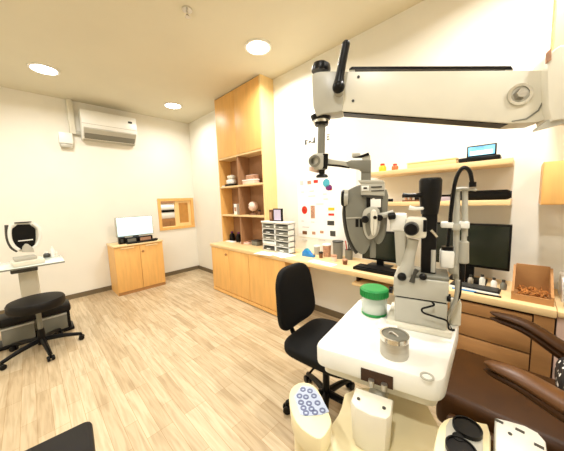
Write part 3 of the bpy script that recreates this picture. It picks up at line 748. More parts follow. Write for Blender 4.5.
# round stool
def star_base(t, o, r, h0, z, m, ang, n=5, wr=.024):
    for k in range(n):
        a = ang + 2 * math.pi * k / n; d = Vector((math.cos(a), math.sin(a), 0))
        b = B(); tube(b, [o + Vector((0, 0, h0)) + d * .02, o + d * r * .55 + Vector((0, 0, h0 * .85)), o + d * r + Vector((0, 0, z + .012))], [.024, .02, .016], n=10, smooth=True)
        part('leg', b, m, t)
        b = B(); s = Vector((-d.y, d.x, 0)); c = o + d * r
        for q in (-1, 1): cyl(b, c + s * (.006 * q) + Vector((0, 0, wr)), c + s * (.026 * q) + Vector((0, 0, wr)), wr, n=16, bev=.004)
        cyl(b, c + Vector((0, 0, wr)), c + Vector((0, 0, z + .02)), .009, n=8)
        part('caster', b, 'black', t)
p = AZ(36, 297, .47)
so = Vector((1.50, -2.385, 0))
t = thing('round_stool', 'black round swivel stool standing before the left table', 'stool', so)
b = B(); lathe(b, [(0, .425), (.15, .425), (.195, .43), (.206, .45), (.206, .495), (.196, .513), (.15, .52), (0, .522)], so, n=40); part('seat', b, 'vinyl', t)
part('gas_lift', cyl(B(), so + Vector((0, 0, .2)), so + Vector((0, 0, .42)), .019), 'grey', t)
part('cover', cyl(B(), so + Vector((0, 0, .07)), so + Vector((0, 0, .22)), .034, .026), 'black', t)
part('seat_plate', cyl(B(), so + Vector((0, 0, .41)), so + Vector((0, 0, .427)), .09), 'black', t)
star_base(t, so, .29, .11, .05, 'black', R_(80))
# low black bench with grey boxes under the table
q0 = AZ(0, 322, .36); 
t = thing('low_bench', 'low black padded bench under the left table behind stool', 'bench', (1.11, -2.5, 0))
part('pad', box(B(), (.99, -2.95, .22), (1.22, -2.13, .31), bev=.025), 'vinyl', t)
part('frame', box(B(), (1.0, -2.93, .0), (1.21, -2.12, .035), bev=.008), 'black', t)
for y in (-2.92, -2.17):
    for x in (1.005, 1.18): part('leg', box(B(), (x, y, .03), (x + .025, y + .025, .23)), 'black', t)
for (y0, y1, lab) in ((-2.66, -2.43, 'grey box on low bench frame, left of stool post'), (-2.39, -2.17, 'grey box on low bench frame, right of stool post')):
    t = thing('storage_box', lab, 'box', (1.12, (y0 + y1) / 2, .035), 'grey boxes under the low bench')
    part('body', box(B(), (1.04, y0, .035), (1.20, y1, .19), bev=.008), 'grey', t); part('lid', box(B(), (1.035, y0 - .004, .19), (1.205, y1 + .004, .21), bev=.005), 'lgrey', t)

# black chair corner bottom left
zz = .50
c0 = AZ(88, 419, zz)
M = frame((c0.x, c0.y, 0), (AZ(46, 439, zz) - c0).to_2d().to_3d())
t = thing('black_chair', 'black padded chair whose seat corner shows at bottom left', 'chair', (c0.x, c0.y - .2, 0))
poly = rrect(-.012, .0, .42, .42, .04)
d1 = (AZ(110, 449, zz) - c0).to_2d().to_3d().normalized(); ul = M.inverted().to_3x3() @ d1
S = 1 if ul.y > 0 else -1
poly = rrect(-.012, 0, .42, .42, .03) if S > 0 else rrect(-.012, -.42, .42, 0, .03)
part('seat', prism(B(), poly, .42, zz, M, bev=.012), 'vinyl', t)
for a, c in ((.05, .05), (.36, .05), (.05, .36), (.36, .36)): part('leg', cyl(B(), (a, c * S, 0), (a, c * S, .425), .016, M=M), 'black', t)

# ------------------------------------------------------------------ black task chair
co = Vector((3.91, -1.12, 0)); zs = .50
M = frame(co, (.99, .08, 0)) 
t = thing('task_chair', 'black fabric swivel task chair between worktop and white table', 'chair', co)
b = B(); cushion(b, (.03, 0, zs - .035), (.48, .47, .09), M, e=.5); part('seat', b, 'fabric', t)
part('seat_shell', box(B(), (-.16, -.17, zs - .09), (.22, .17, zs - .065), M, bev=.01), 'black', t)
bk = bmesh.new(); bmesh.ops.create_grid(bk, x_segments=14, y_segments=14, size=1)
tb = bmesh.new(); cushion(tb, (0, 0, 0), (.06, .38, .40), e=.45, n=20)
for v in tb.verts:
    v.co.y *= (1.0 + .10 * (-v.co.z / .21)) if v.co.z < 0 else (1.0 - .18 * (v.co.z / .21) ** 2)
    v.co.x += .35 * v.co.y ** 2 - .10 * v.co.z
bk.free()
part('backrest', (lambda bb: (merge(bb, tb, M @ Matrix.Translation((-.235, 0, .727))), bb)[1])(B()), 'fabric', t)
part('back_stem', tube(B(), [(-.02, 0, zs - .085), (-.20, 0, zs - .085), (-.275, 0, zs - .02), (-.265, 0, .70)], .02, M, flat=.6), 'black', t)
part('gas_lift', cyl(B(), (0, 0, .1), (0, 0, zs - .085), .022, M=M), 'black', t)
part('lever', tube(B(), [(.0, 0, zs - .1), (.02, -.12, zs - .1), (.02, -.22, zs - .11)], .006, M), 'black', t)
star_base(t, co, .26, .115, .055, 'black', R_(84), wr=.027)

# ------------------------------------------------------------------ white instrument table with slit lamp
TT = .86
FL = AZ(313, 346, TT); FR = AZ(442.5, 383, TT)
u = (FR - FL); WU = u.length
TM = frame(FL, u)
def tl(px, py, z): q = TM.inverted() @ AZ(px, py, z); return (q.x, q.y)
qb = tl(362, 297, TT); qr = tl(463, 318, TT)
LV = qb[1] + .0
def sl(px, py, v): return onplane(TM, px, py, v)     # local with w measured from table top
WU = WU + .004
t = thing('instrument_table', 'white rounded instrument table carrying the slit lamp', 'table', TM @ Vector((WU / 2, LV / 2, -TT)))
br = tl(460, 321, TT); tops = [(0, 0), (WU, 0), br, (qb[0] - .004, qb[1])]
top = roundpoly(tops, .045)
mx_ = sum(p[0] for p in tops) / 4; my_ = sum(p[1] for p in tops) / 4
part('tabletop', prism(B(), top, -.07, 0, TM, bev=.010), 'white', t)
part('under_frame', prism(B(), roundpoly([(mx_ + (p[0] - mx_) * .9, my_ + (p[1] - my_) * .88) for p in tops], .03), -.105, -.069, TM), 'ivory', t)
su0 = sl(361, 380, 0).x; su1 = sl(393, 390, 0).x
part('slot', box(B(), (su0, -.003, -.066), (su1, .012, -.026), TM), 'gap', t)
b = B()
for k in (.35, .75): cyl(b, (su0 + (su1 - su0) * k, -.010, -.07), (su0 + (su1 - su0) * k, -.010, -.05), .009, M=TM, n=12)
part('hinge', b, 'steel', t)
q = tl(427, 377, TT)
part('inset_ring', ring(B(), (q[0], q[1], .0), (q[0], q[1], .003), .018, .013, TM), 'lgrey', t)
poly = [(su0 - .012, -.012), (su1 + .004, -.012), (su1 + .004, -.072), (su1 - .006, -.09), ((su0 + su1) / 2, -.098), (su0 + .004, -.09), (su0 - .012, -.072)]
arm = part('support_arm', prism(B(), [(a, c - .012) for a, c in poly], -.205, -.078, TM, bev=.008, taper=.9), 'ivory', t)
for uu in (su0 + .008, su1 - .016): part('screw', cyl(B(), (uu, -.07, -.0785), (uu, -.07, -.0755), .005, M=TM, n=10), 'dgrey', arm)
part('swing_bar', box(B(), (su0 + .02, -.06, -.16), (su1 - .02, .22, -.106), TM, bev=.01), 'lgrey', t)

# unit base below
zb = .655
pts = [AZ(px, py, zb) for px, py in ((346, 388), (398, 386), (438, 412), (437, 470), (418, 495), (345, 490), (314, 458), (321, 436), (331, 424), (341, 410))]
t = thing('unit_base', 'cream base cabinet of the examination unit below white table', 'unit', (sum(p.x for p in pts) / len(pts), sum(p.y for p in pts) / len(pts), 0))
pl = soften([(p.x, p.y) for p in pts], 1)
part('body', prism(B(), pl, .0, zb - .03, bev=.004), 'cream', t)
cxx = sum(p[0] for p in pl) / len(pl); cyy = sum(p[1] for p in pl) / len(pl)
part('top_cover', prism(B(), [(cxx + (p[0] - cxx) * 1.02, cyy + (p[1] - cyy) * 1.02) for p in pl], zb - .028, zb, bev=.012), 'cream', t)

# control panel with keypad
zk = .74
pk = [(288.5, 394), (292, 386), (301, 381), (312, 383), (320, 391), (331, 416), (332, 424), (323, 439), (314, 438), (298, 426), (290, 410)]
pts = [AZ(x, y, zk) for x, y in pk]
kc = Vector((sum(p.x for p in pts) / len(pts), sum(p.y for p in pts) / len(pts), 0))
t = thing('keypad_console', 'cream control panel with round membrane keys left of unit base', 'control panel', (kc.x, kc.y, .0))
part('housing', prism(B(), soften([(p.x, p.y) for p in pts], 1), .665, zk, bev=.006, taper=.92), 'cream', t)
part('post', cyl(B(), (kc.x - .03, kc.y, 0), (kc.x - .03, kc.y, .67), .028, .025), 'cream', t)
part('foot', cyl(B(), (kc.x - .03, kc.y, 0), (kc.x - .03, kc.y, .02), .06, .05), 'cream', t)
ks = [AZ(x, y, zk) for x, y in ((294, 397), (302, 386), (313, 387.5), (321, 397), (329, 412), (322, 415), (306, 416.5), (300, 415))]
kp = part('keypad', prism(B(), [(p.x, p.y) for p in ks], zk, zk + .002), 'keys', t)
for (x, y) in ((303, 389.5), (310, 391), (299.5, 396), (306, 397), (314, 396), (301, 402.5), (309, 403.5), (317.5, 403), (303.5, 408), (311.5, 409), (306, 413), (315, 412.5), (322.5, 410.5)):
    p = AZ(x, y, zk + .002); part('key', ring(B(), (p.x, p.y, zk + .002), (p.x, p.y, zk + .0034), .0095, .0045, n=16), 'keyp', kp)

# instrument holder with two black cups
zh = .78
def pz(l, z): return [(AZ(x, y, z).x, AZ(x, y, z).y) for x, y in l]
body = pz(((430, 470), (436, 430), (441, 420), (450, 415.5), (462, 416), (479, 421), (491, 423), (491, 470)), zh)
cx = sum(p[0] for p in body) / len(body); cy = sum(p[1] for p in body) / len(body)
t = thing('instrument_holder', 'cream holder with two black round wells at bottom of picture', 'holder', (cx, cy, .0))
part('housing', prism(B(), soften(body, 1), .67, zh, bev=.010), 'cream', t)
part('pedestal', prism(B(), [(cx + .02 + (p[0] - cx) * .6, cy + (p[1] - cy) * .6) for p in body], 0, .675), 'cream', t)
pn = part('grey_panel', prism(B(), pz(((443, 470), (446, 427), (450, 420), (462, 419.5), (476, 425), (482, 432), (484, 470)), zh), zh, zh + .004, bev=.001), 'lgrey', t)
for (x, y, r) in ((467, 431, .031), (461, 453, .031)):
    p = AZ(x, y, zh); w_ = part('well', ring(B(), (p.x, p.y, zh + .002), (p.x, p.y, zh + .014), r, r * .9), 'black', t)
    part('well_floor', cyl(B(), (p.x, p.y, zh + .002), (p.x, p.y, zh + .0105), r * .9), 'black', w_)
p = AZ(458, 441, zh); part('nozzle', cyl(B(), (p.x, p.y, zh), (p.x, p.y, zh + .012), .012), 'black', t)
zw = .80
wp_ = pz(((496, 470), (495, 417), (508, 420), (525, 425), (538, 432), (546, 441), (550, 470)), zw)
wx = sum(p[0] for p in wp_) / len(wp_); wy = sum(p[1] for p in wp_) / len(wp_)
t = thing('side_console', 'white slotted console right of black-welled holder at bottom edge', 'console', (wx, wy, .0))
part('cover', prism(B(), wp_, .62, zw, bev=.006), 'white', t)
part('pedestal', prism(B(), [(wx + (p[0] - wx) * .7, wy + (p[1] - wy) * .7) for p in wp_], 0, .625), 'ivory', t)
for (x, y) in ((499, 421.5), (520, 431), (539, 446.5)):
    p = AZ(x, y, zw); M = frame((p.x, p.y, zw), (AZ(x + 8, y + 4, zw) - AZ(x, y, zw)))
    part('slot', cbox(B(), (0, 0, .0008), (.016, .007, .002), M), 'dgrey', t)
p = AZ(510, 434, zw); part('screw', cyl(B(), (p.x, p.y, zw), (p.x, p.y, zw + .002), .004, n=10), 'dgrey', t)

# jar with green lid
p = AZ(374, 313, TT); r = .053; x, y = p.x, p.y
t = thing('screw_jar', 'clear jar with green screw lid on the white instrument table', 'jar', (x, y, TT))
part('glass', lathe(B(), [(0, .014), (r, .014), (r * 1.02, .05), (r, .075), (r * .95, .082), (0, .082)], (x, y, TT)), 'clear', t)
part('green_base', cyl(B(), (x, y, TT), (x, y, TT + .016), r * 1.01, bev=.004), 'green', t)
part('contents', cyl(B(), (x, y, TT + .017), (x, y, TT + .05), r * .85), 'paper', t)
b = B(); cyl(b, (x, y, TT + .08), (x, y, TT + .118), r * 1.08, bev=.006, n=36)
for k in range(36):
    a = 2 * math.pi * k / 36; cyl(b, (x + r * 1.08 * math.cos(a), y + r * 1.08 * math.sin(a), TT + .083), (x + r * 1.08 * math.cos(a), y + r * 1.08 * math.sin(a), TT + .112), .0025, n=6)
part('lid', b, 'green', t)
# white paper tub beside the jar
p = AZ(388, 325, TT)
single('tissue_pad', prism(B(), rrect(-.035, -.05, .035, .04, .01), 0, .008, frame((p.x, p.y, TT), u), bev=.002), 'paper', 'white paper pad beside green-lidded jar on white table', 'pad')
# metal cup
p = AZ(394, 354, TT); r = .043; x, y = p.x, p.y; hc = .066
t = thing('metal_canister', 'brushed steel canister with dark lid on the white table', 'canister', (x, y, TT))
part('body', lathe(B(), [(0, 0), (r * .97, 0), (r, .004), (r, hc - .012), (r * .98, hc - .01)], (x, y, TT)), 'steel', t)
part('rim', ring(B(), (x, y, TT + hc - .012), (x, y, TT + hc + .003), r * 1.03, r * .90), 'chrome', t)
part('lid', cyl(B(), (x, y, TT + hc - .014), (x, y, TT + hc - .002), r * .91), 'grey', t)
part('lid_pull', tube(B(), [(x - .018, y, TT + hc - .002), (x - .008, y + .002, TT + hc + .006), (x + .012, y, TT + hc - .002)], .003), 'steel', t)

# ------------------------------------------------------------------ slit lamp (frame of the table)
VB = LV - .17
t = thing('slit_lamp', 'grey slit lamp microscope standing on far end of white table', 'slit lamp', TM @ Vector((WU * .65, VB, 0)))
def U(px, py, v): return sl(px, py, v).x
def W(px, py, v): return sl(px, py, v).z
def sbox(name, m, x0, y0, x1, y1, v0, v1, bev=.003, parent=None):
    a = sl(x0, y1, v0); c = sl(x1, y0, v0)
    return part(name, box(B(), (a.x, v0, a.z), (c.x, v1, c.z), TM, bev=bev), m, parent or t)
v0 = VB - .08
# base plates
a = sl(386, 327, v0); c = sl(452, 330, v0)
part('base_plate', box(B(), (a.x, v0, 0), (c.x, v0 + .2, .022), TM, bev=.004), 'ivory', t)
zA = W(420, 301, v0); zB = W(420, 291, v0); zC = W(420, 277, v0)
part('rail_block', box(B(), (U(394, 310, v0), v0 + .01, .022), (U(448, 310, v0), v0 + .17, zA - .003), TM, bev=.006), 'lgrey', t)
part('rail_gap', box(B(), (U(396, 300, v0), v0 + .016, zA - .004), (U(447, 300, v0), v0 + .16, zA + .003), TM), 'black', t)
part('slide', box(B(), (U(393, 296, v0), v0 + .01, zA + .002), (U(449, 296, v0), v0 + .17, zC - .012), TM, bev=.004), 'lgrey', t)
part('carriage', box(B(), (U(404, 286, v0), v0 + .02, zC - .013), (U(450, 286, v0), v0 + .15, zC), TM, bev=.004), 'grey', t)
for s in (392, 447): part('adjusting_wheel', cyl(B(), (U(s, 296, v0), v0 + .02, zA + .02), (U(s, 296, v0) + (-.012 if s < 400 else .012), v0 + .02, zA + .02), .014, M=TM, n=14), 'black', t)
v1 = VB - .05
# microscope, left body and eyepiece head
sbox('prism_housing', 'white', 390, 214, 406, 231, v1, v1 + .08, .008)
b = B(); vprism(b, TM, [(sl(px, py, v1).x, sl(px, py, v1).z) for px, py in ((394, 231), (407, 231), (404, 268), (396, 266))], v1 + .005, v1 + .06, .004); part('side_arm', b, 'lgrey', t)
head = sbox('microscope_head', 'ivory', 405.5, 218.5, 427, 238, v1 - .03, v1 + .07, .010)
q = sl(411.5, 228.5, v1 - .03); cyl_ = cyl(B(), (q.x, v1 - .055, q.z), (q.x, v1 - .02, q.z), .024, .026, M=TM, bev=.004)
e = part('eyepiece', cyl_, 'dgrey', t); part('lens', cyl(B(), (q.x, v1 - .058, q.z), (q.x, v1 - .05, q.z), .020, M=TM), 'black', e)
sbox('dovetail', 'black', 423, 220, 427, 232, v1 - .034, v1 - .02, .002)
pts = [(px, py) for px, py in ((413, 240), (411, 250), (408, 262), (405, 276))]
part('microscope_arm', tube(B(), [sl(px, py, v1) + Vector((0, .01, 0)) for px, py in pts], [.020, .019, .022, .03], TM, n=14), 'lgrey', t)
part('joystick', tube(B(), [sl(px, py, v1 - .02) for px, py in ((412, 282), (414, 275), (417, 270))], [.01, .006, .009], TM), 'dgrey', t)
q = sl(402, 276, v1 - .02); part('knob', ball(B(), (q.x, v1 - .03, q.z), .016, TM), 'black', t)
q = sl(423, 276, v1 - .02); part('knob', ball(B(), (q.x, v1 - .03, q.z), .013, TM), 'black', t)
# illumination tower
v2 = VB + .0
b = B(); a = sl(430.5, 178, v2); c = sl(430.5, 214, v2)
lathe(b, [(0, 0), (.028, 0), (.032, .03), (.037, .07), (.038, (a.z - c.z) * .93), (.033, a.z - c.z), (0, a.z - c.z)], M=TM @ Matrix.Translation((a.x, v2, c.z)), n=20); part('lamp_housing', b, 'black', t)
a = sl(430, 214, v2); c = sl(430, 281, v2)
part('illumination_tower', box(B(), (a.x - .027, v2 - .02, c.z), (a.x + .024, v2 + .025, a.z + .01), TM, bev=.008), 'black', t)
b = B(); q = sl(424, 195, v2); tube(b, [(q.x, v2 - .02, q.z), (q.x - .05, v2 - .04, q.z), (q.x - .07, v2 - .04, q.z + .002)], [.009, .008, .010], TM); part('filter_lever', b, 'black', t)
b = B(); q = sl(423, 208, v2); tube(b, [(q.x, v2 - .02, q.z), (q.x - .025, v2 - .035, q.z), (q.x - .045, v2 - .035, q.z + .004)], [.006, .007, .009], TM); part('slit_knob', b, 'white', t)
b = B(); q = sl(431, 230, v2 - .03); r2 = sl(437, 237, v2 - .03); tube(b, [q, r2], .005, TM, smooth=False); part('silver_lever', b, 'chrome', t)
part('slit_post', tube(B(), [sl(433, 272, v2 - .02), sl(433.5, 250, v2 - .02)], .008, TM, smooth=False), 'lgrey', t)
# chin rest frame
v3 = VB + .06
for (px, y0, y1, r) in ((457, 189, 279, .0105), (465, 190, 236, .0095)):
    part('upright', cyl(B(), sl(px - (.0 if y1 < 250 else 1), y1, v3), sl(px, y0, v3), r, M=TM), 'lgrey', t)
part('crossbar', tube(B(), [sl(452, 190, v3 - .01), sl(463, 188.5, v3 - .012), sl(476, 190, v3 - .01)], [.008, .009, .007], TM, flat=.7), 'lgrey', t)
sbox('clamp', 'white', 441, 222.5, 454, 228, v3 - .03, v3 + .015, .004)
sbox('clamp', 'white', 459, 222, 470, 228.5, v3 - .025, v3 + .015, .004)
sbox('clamp', 'lgrey', 452, 224, 461, 230.5, v3 - .03, v3 + .015, .004)
part('handle', cyl(B(), sl(463, 263, v3), sl(464, 241, v3), .019, .016, M=TM, bev=.004), 'lgrey', t)
part('handle_post', cyl(B(), sl(464, 242, v3), sl(464.5, 228, v3), .009, M=TM), 'lgrey', t)
sbox('chin_cup', 'white', 440, 252, 455, 268, v3 - .06, v3 + .01, .008)
b = B(); q = sl(447, 251, v3 - .02)
cyl(b, (q.x, v3 - .03, q.z), (q.x, v3 - .03, q.z + .02), .02, M=TM, n=14); part('chin_knob', b, 'black', t)
sbox('lower_clamp', 'lgrey', 449, 266, 458, 274, v3 - .03, v3 + .02, .004)
sbox('black_grip', 'black', 456, 262, 466, 282, v3 - .005, v3 + .02, .006)
sbox('frame_post', 'lgrey', 454.5, 275, 458.5, 304, v3 - .01, v3 + .005, .002)
sbox('frame_foot', 'ivory', 450, 303, 462, 325, v3 - .03, v3 + .02, .006)
# cables
b = B(); tube(b, [sl(px, py, v3 - .02) for px, py in ((446, 258), (449, 236), (451, 212), (454, 188), (458, 174), (464, 167.5), (470, 172), (472.5, 186))], .0068, TM, n=8); part('black_cable', b, 'black', t)
part('cable_plug', cyl(B(), sl(472.5, 187, v3 - .02), sl(472.7, 182, v3 - .02), .011, M=TM), 'black', t)
b = B(); tube(b, [sl(px, py, v3 - .07) for px, py in ((458, 280), (457, 292), (455, 302), (450, 312), (447, 320))], .007, TM, n=8); part('grey_cable', b, 'lgrey', t)
b = B(); tube(b, [sl(px, py, v3 - .06) for px, py in ((461, 280), (460, 295), (454, 306))] + [sl(px, py, v3 - .075) for px, py in ((447, 318), (449, 325), (453, 331))], .0035, TM, n=6); part('thin_cable', b, 'black', t)
b = B(); vv = v0 - .012; tube(b, [sl(px, py, vv) for px, py in ((455, 330), (449, 329), (447, 321), (436, 317), (424, 313), (422, 309), (428, 307), (434, 305), (432, 302))], .0035, TM, n=6); part('loose_cable', b, 'black', t)

# ------------------------------------------------------------------ phoropter arm
AL = AD(318, 95, .97); AR = AD(545, 98, .76)
d = AR - AL
AM = frame(AL, d); u3 = AM.col[0].to_3d()
hz = Vector((d.x, d.y, 0)).normalized()
def ar(px, py, v=0): q = onplane(AM, px, py, v); return (q.x, q.z)
PX, PY = 5.17, -1.64
t = thing('examination_stand', 'long cream swing arm with black lever reaching across the picture', 'stand', (PX, PY, 0))
TH = .075
ol = [ar(x, y) for x, y in ((340, 71.5), (547, 70), (548, 118.5), (538, 122), (512, 123.5), (340, 111))]
part('arm_body', vprism(B(), AM, ol, 0, TH, .003), 'ivory', t)
ol = soften([ar(x, y, -.004) for x, y in ((311.5, 76), (314, 72.5), (322, 71), (343, 71), (343, 108), (341, 112), (326, 113), (313.5, 117))], 1)
part('end_cover', vprism(B(), AM, ol, -.004, TH + .004, .004), 'lgrey', t)
a = ar(342, 112); c = ar(511, 123.5)
ol = [ar(343, 111), ar(511, 122.8), ar(508, 124), ar(343, 112.5)]
part('under_strip', vprism(B(), AM, ol, .006, TH - .02), 'black', t)
ol = [ar(x, y, .03) for x, y in ((349, 69), (352, 66.6), (511, 66), (513, 69))]
part('top_rail', vprism(B(), AM, ol, .03, .06), 'black', t)
for x in (352, 510): q = ar(x, 70, .03); part('rail_support', box(B(), (q[0] - .01, .035, q[1] - .015), (q[0] + .01, .058, q[1] + .006), AM), 'lgrey', t)
q = ar(320.5, 73, .035); part('dome_knob', lathe(B(), [(0, 0), (.037, 0), (.038, .012), (.034, .028), (.02, .037), (0, .039)], M=AM @ Matrix.Translation((q[0], .038, q[1] + .004))), 'black', t)
b = B(); tube(b, [Vector((ar(x, y, -.03)[0], -.03, ar(x, y, -.03)[1])) for x, y in ((338.5, 87), (340, 76), (342.5, 62), (346, 45))], [.021, .016, .015, .014], AM, n=14)
q = ar(346, 44.5, -.03); ball(b, (q[0], -.03, q[1]), .0145, AM); q = ar(338.5, 87, -.03); ball(b, (q[0], -.03, q[1]), .023, AM); part('clamp_lever', b, 'black', t)
q = ar(338.5, 90, -.03); part('lever_boss', cyl(B(), (q[0], -.03, q[1]), (q[0], .01, q[1]), .016, M=AM), 'steel', t)
b = B()
for x, y in ((358.5, 77), (353, 101)): q = ar(x, y); cyl(b, (q[0], -.003, q[1]), (q[0], .003, q[1]), .005, M=AM, n=10)
part('screw', b, 'dgrey', t)
q = ar(519, 95); k = part('pivot_bolt', ring(B(), (q[0], -.008, q[1]), (q[0], .002, q[1]), .032, .024, AM), 'chrome', t)
part('bolt_head', cyl(B(), (q[0], -.02, q[1]), (q[0], .003, q[1]), .014, .02, M=AM, n=6), 'steel', k)
part('bolt_disc', cyl(B(), (q[0], -.004, q[1]), (q[0], .002, q[1]), .025, M=AM), 'lgrey', k)
ol = [ar(x, y, -.002) for x, y in ((545.5, 72), (546.8, 72), (547, 84), (545.5, 98), (539, 111), (527, 119.5), (512, 121.8), (512, 120.8), (526, 118.3), (538, 110), (544.2, 98), (545.6, 84))]
part('end_trim', vprism(B(), AM, ol, -.0025, .004), 'grey', t)
# hub at the right end, second link and pole
ol = soften([ar(x, y, -.03) for x, y in ((547, 60), (553, 50), (566, 42), (640, 42), (640, 119), (562, 119), (549, 122))], 1)
part('hub', vprism(B(), AM, ol, -.03, .045, .006), 'ivory', t)
ol = [ar(x, y, -.02) for x, y in ((537, 128.5), (549, 119.5), (600, 114), (600, 119), (566, 123), (537, 130.5))]
part('hub_bracket', vprism(B(), AM, ol, -.02, .0), 'lgrey', t)
ol = [ar(x, y, -.034) for x, y in ((548.5, 62), (549, 51), (551.5, 48), (551.5, 60))]
part('hub_notch', vprism(B(), AM, ol, -.034, -.02), 'tan', t)
hc_ = AM @ Vector((ar(605, 85)[0], .05, ar(605, 85)[1]))
part('rear_link', tube(B(), [hc_, Vector((hc_.x * .5 + PX * .5, hc_.y * .5 + PY * .5, hc_.z)), Vector((PX, PY, hc_.z))], .05, smooth=False), 'ivory', t)
part('pole', cyl(B(), (PX, PY, .05), (PX, PY, hc_.z + .12), .045, bev=.01), 'ivory', t)
part('pole_foot', cyl(B(), (PX, PY, 0), (PX, PY, .06), .16, .13, bev=.01), 'cream', t)
# hanging rod at left
vr = .04
cc = ar(321, 117, vr)
dp = lambda x, y: Vector((ar(x, y, vr)[0], vr, ar(x, y, vr)[1]))
b = B(); p0 = dp(321, 120.5); p1 = dp(321, 116); cyl(b, p0, p1, .036, .043, M=AM); p0 = dp(321.5, 125.5); cyl(b, p0, dp(321.5, 121), .027, M=AM); part('collar', b, 'black', t)
part('collar_ring', ring(B(), dp(321.2, 123.3), dp(321.2, 120.6), .033, .012, AM), 'chrome', t)
part('rod', cyl(B(), dp(321, 158), dp(321.8, 123), .0155, M=AM), 'grey', t)

# ------------------------------------------------------------------ phoropter head
PO = AD(365, 218, 1.0)
nrm = Vector((CAM.x - PO.x, CAM.y - PO.y, 0)).normalized()
PM = frame(PO, Vector((-nrm.y, nrm.x, 0)))       # v axis points away from the camera
def ph(px, py, v=0): q = onplane(PM, px, py, v); return (q.x, q.z)
def P3(px, py, v=0): q = ph(px, py, v); return Vector((q[0], v, q[1]))
t = thing('phoropter', 'grey metal phoropter hanging from the swing arm over worktop', 'phoropter', PM @ Vector((0, 0, 0)))
def pbox(name, m, x0, y0, x1, y1, v0, v1, bev=.003, par=None):
    a = ph(x0, y1, v0); c = ph(x1, y0, v0); return part(name, box(B(), (a[0], v0, a[1]), (c[0], v1, c[1]), PM, bev=bev), m, par or t)
def pol(name, m, pts, v0, v1, bev=.003, it=1, par=None):
    return part(name, vprism(B(), PM, soften([ph(x, y, v0) for x, y in pts], it) if it else [ph(x, y, v0) for x, y in pts], v0, v1, bev), m, par or t)
# joint and link
b = B(); lathe(b, [(0, 0), (.028, .0), (.034, .012), (.034, .055), (.026, .066), (0, .066)], M=PM @ Matrix.Translation(P3(319, 170, 0) + Vector((0, .01, 0)))); part('swivel_joint', b, 'lgrey', t)
part('joint_band', cyl(B(), P3(324.5, 169, -.005), P3(325.5, 154, -.005), .012, M=PM), 'black', t)
part('clamp_ring', ring(B(), P3(314.5, 161, -.03), P3(314.5, 161, 0.0), .024, .014, PM), 'grey', t)
part('pink_cap', cyl(B(), P3(314, 172, .01), P3(315, 168, .01), .022, .026, M=PM), 'pink', t)
b = B(); cyl(b, P3(322, 175, .0), P3(322, 169, .0), .012, M=PM); cyl(b, P3(322, 177.5, .0), P3(322, 174.5, .0), .026, .022, M=PM, bev=.003); part('lock_knob', b, 'black', t)
pol('link_bar', 'lgrey', ((326, 158), (336, 160), (349, 162), (350, 167), (340, 165), (327, 164)), .0, .035, .003, 0)
pol('link_underside', 'black', ((327, 163.2), (340, 164.6), (350, 166), (349, 168), (339, 166.6), (327, 165.4)), .004, .03, .001, 0)
pol('elbow', 'grey', ((346, 162), (351, 160), (371, 160), (371, 172), (362, 172), (359, 169), (349, 167)), -.005, .045, .004, 0)
pbox('post', 'grey', 361, 170, 371, 182, .0, .04, .004)
pol('wing_bolt', 'lgrey', ((352, 153), (360, 153), (361, 156), (352, 157)), .0, .02, .003, 0)
pol('wing_lever', 'black', ((353, 157.5), (360, 155.5), (368.5, 152.3), (369.5, 155), (361, 157.5)), -.006, .012, .002, 0)
pbox('wing_bolt', 'lgrey', 362, 155, 370.5, 161, .0, .04, .003)
# head
pol('left_disc', 'grey', ((346, 191), (353, 187), (362, 184), (372, 190), (374, 215), (372, 240), (368, 251), (362, 256), (355, 250), (348, 235), (345, 212)), .0, .07, .008, 2)
b = B(); tube(b, [P3(x, y, .03) for x, y in ((345, 203), (344, 214), (346, 230), (350, 243), (357, 253))], .008, PM); part('disc_rim', b, 'dgrey', t)
pol('right_disc', 'grey', ((374, 192), (384, 192), (387.5, 205), (387.5, 225), (385, 238), (379, 246), (373, 240)), .005, .065, .006, 2)
part('dial', cyl(B(), P3(345, 198, .02), P3(341.5, 198, .02), .036, .034, M=PM, bev=.004), 'black', t)
part('dial_face', cyl(B(), P3(348.5, 198, .02), P3(344.5, 198, .02), .034, M=PM), 'lgrey', t)
pol('top_block', 'lgrey', ((360.5, 182), (384, 182), (385, 186), (384.6, 196), (361, 195)), -.012, .06, .004, 0)
pol('top_plate', 'lgrey', ((357.5, 180), (383, 180.2), (385, 183), (360, 183)), -.015, .05, .002, 0)
w_ = pbox('scale_window', 'white', 361.5, 185.5, 369, 191, -.016, -.008, .001); pbox('scale_mark', 'black', 363.5, 187.2, 367, 189, -.018, -.015, 0, w_)
pbox('slot', 'dgrey', 371, 186, 382, 188, -.0145, -.008, 0); pbox('slot', 'dgrey', 371, 190, 384, 191.5, -.0145, -.008, 0)
pbox('black_window', 'black', 366.5, 196, 370.5, 208, -.010, .004, .002)
pbox('white_card', 'paper', 370.5, 199, 381, 207.5, -.012, .004, .001)
pol('hinge_bar', 'dgrey', ((362, 195), (383, 196), (383, 199), (372, 198), (362, 197)), -.011, .004, .001, 0)
pol('side_ridge', 'grey', ((381.5, 189), (387, 189.5), (388.5, 196), (387.5, 212), (382, 216)), -.008, .04, .004, 0)
pol('knob_plate', 'lgrey', ((363, 210), (371, 206), (380, 208), (381, 222), (378, 236), (369, 241), (364, 234), (362, 220)), -.02, .02, .006, 2)
pol('oval_recess', 'grey', ((366.5, 214), (371, 212), (372, 230), (369, 238), (366, 232), (365, 222)), -.0225, -.01, .001, 2)
pol('oval_knob', 'ivory', ((370.5, 212), (374, 209), (377.5, 212), (378, 226), (375.5, 236), (371.5, 236), (370, 226)), -.045, -.015, .008, 2)
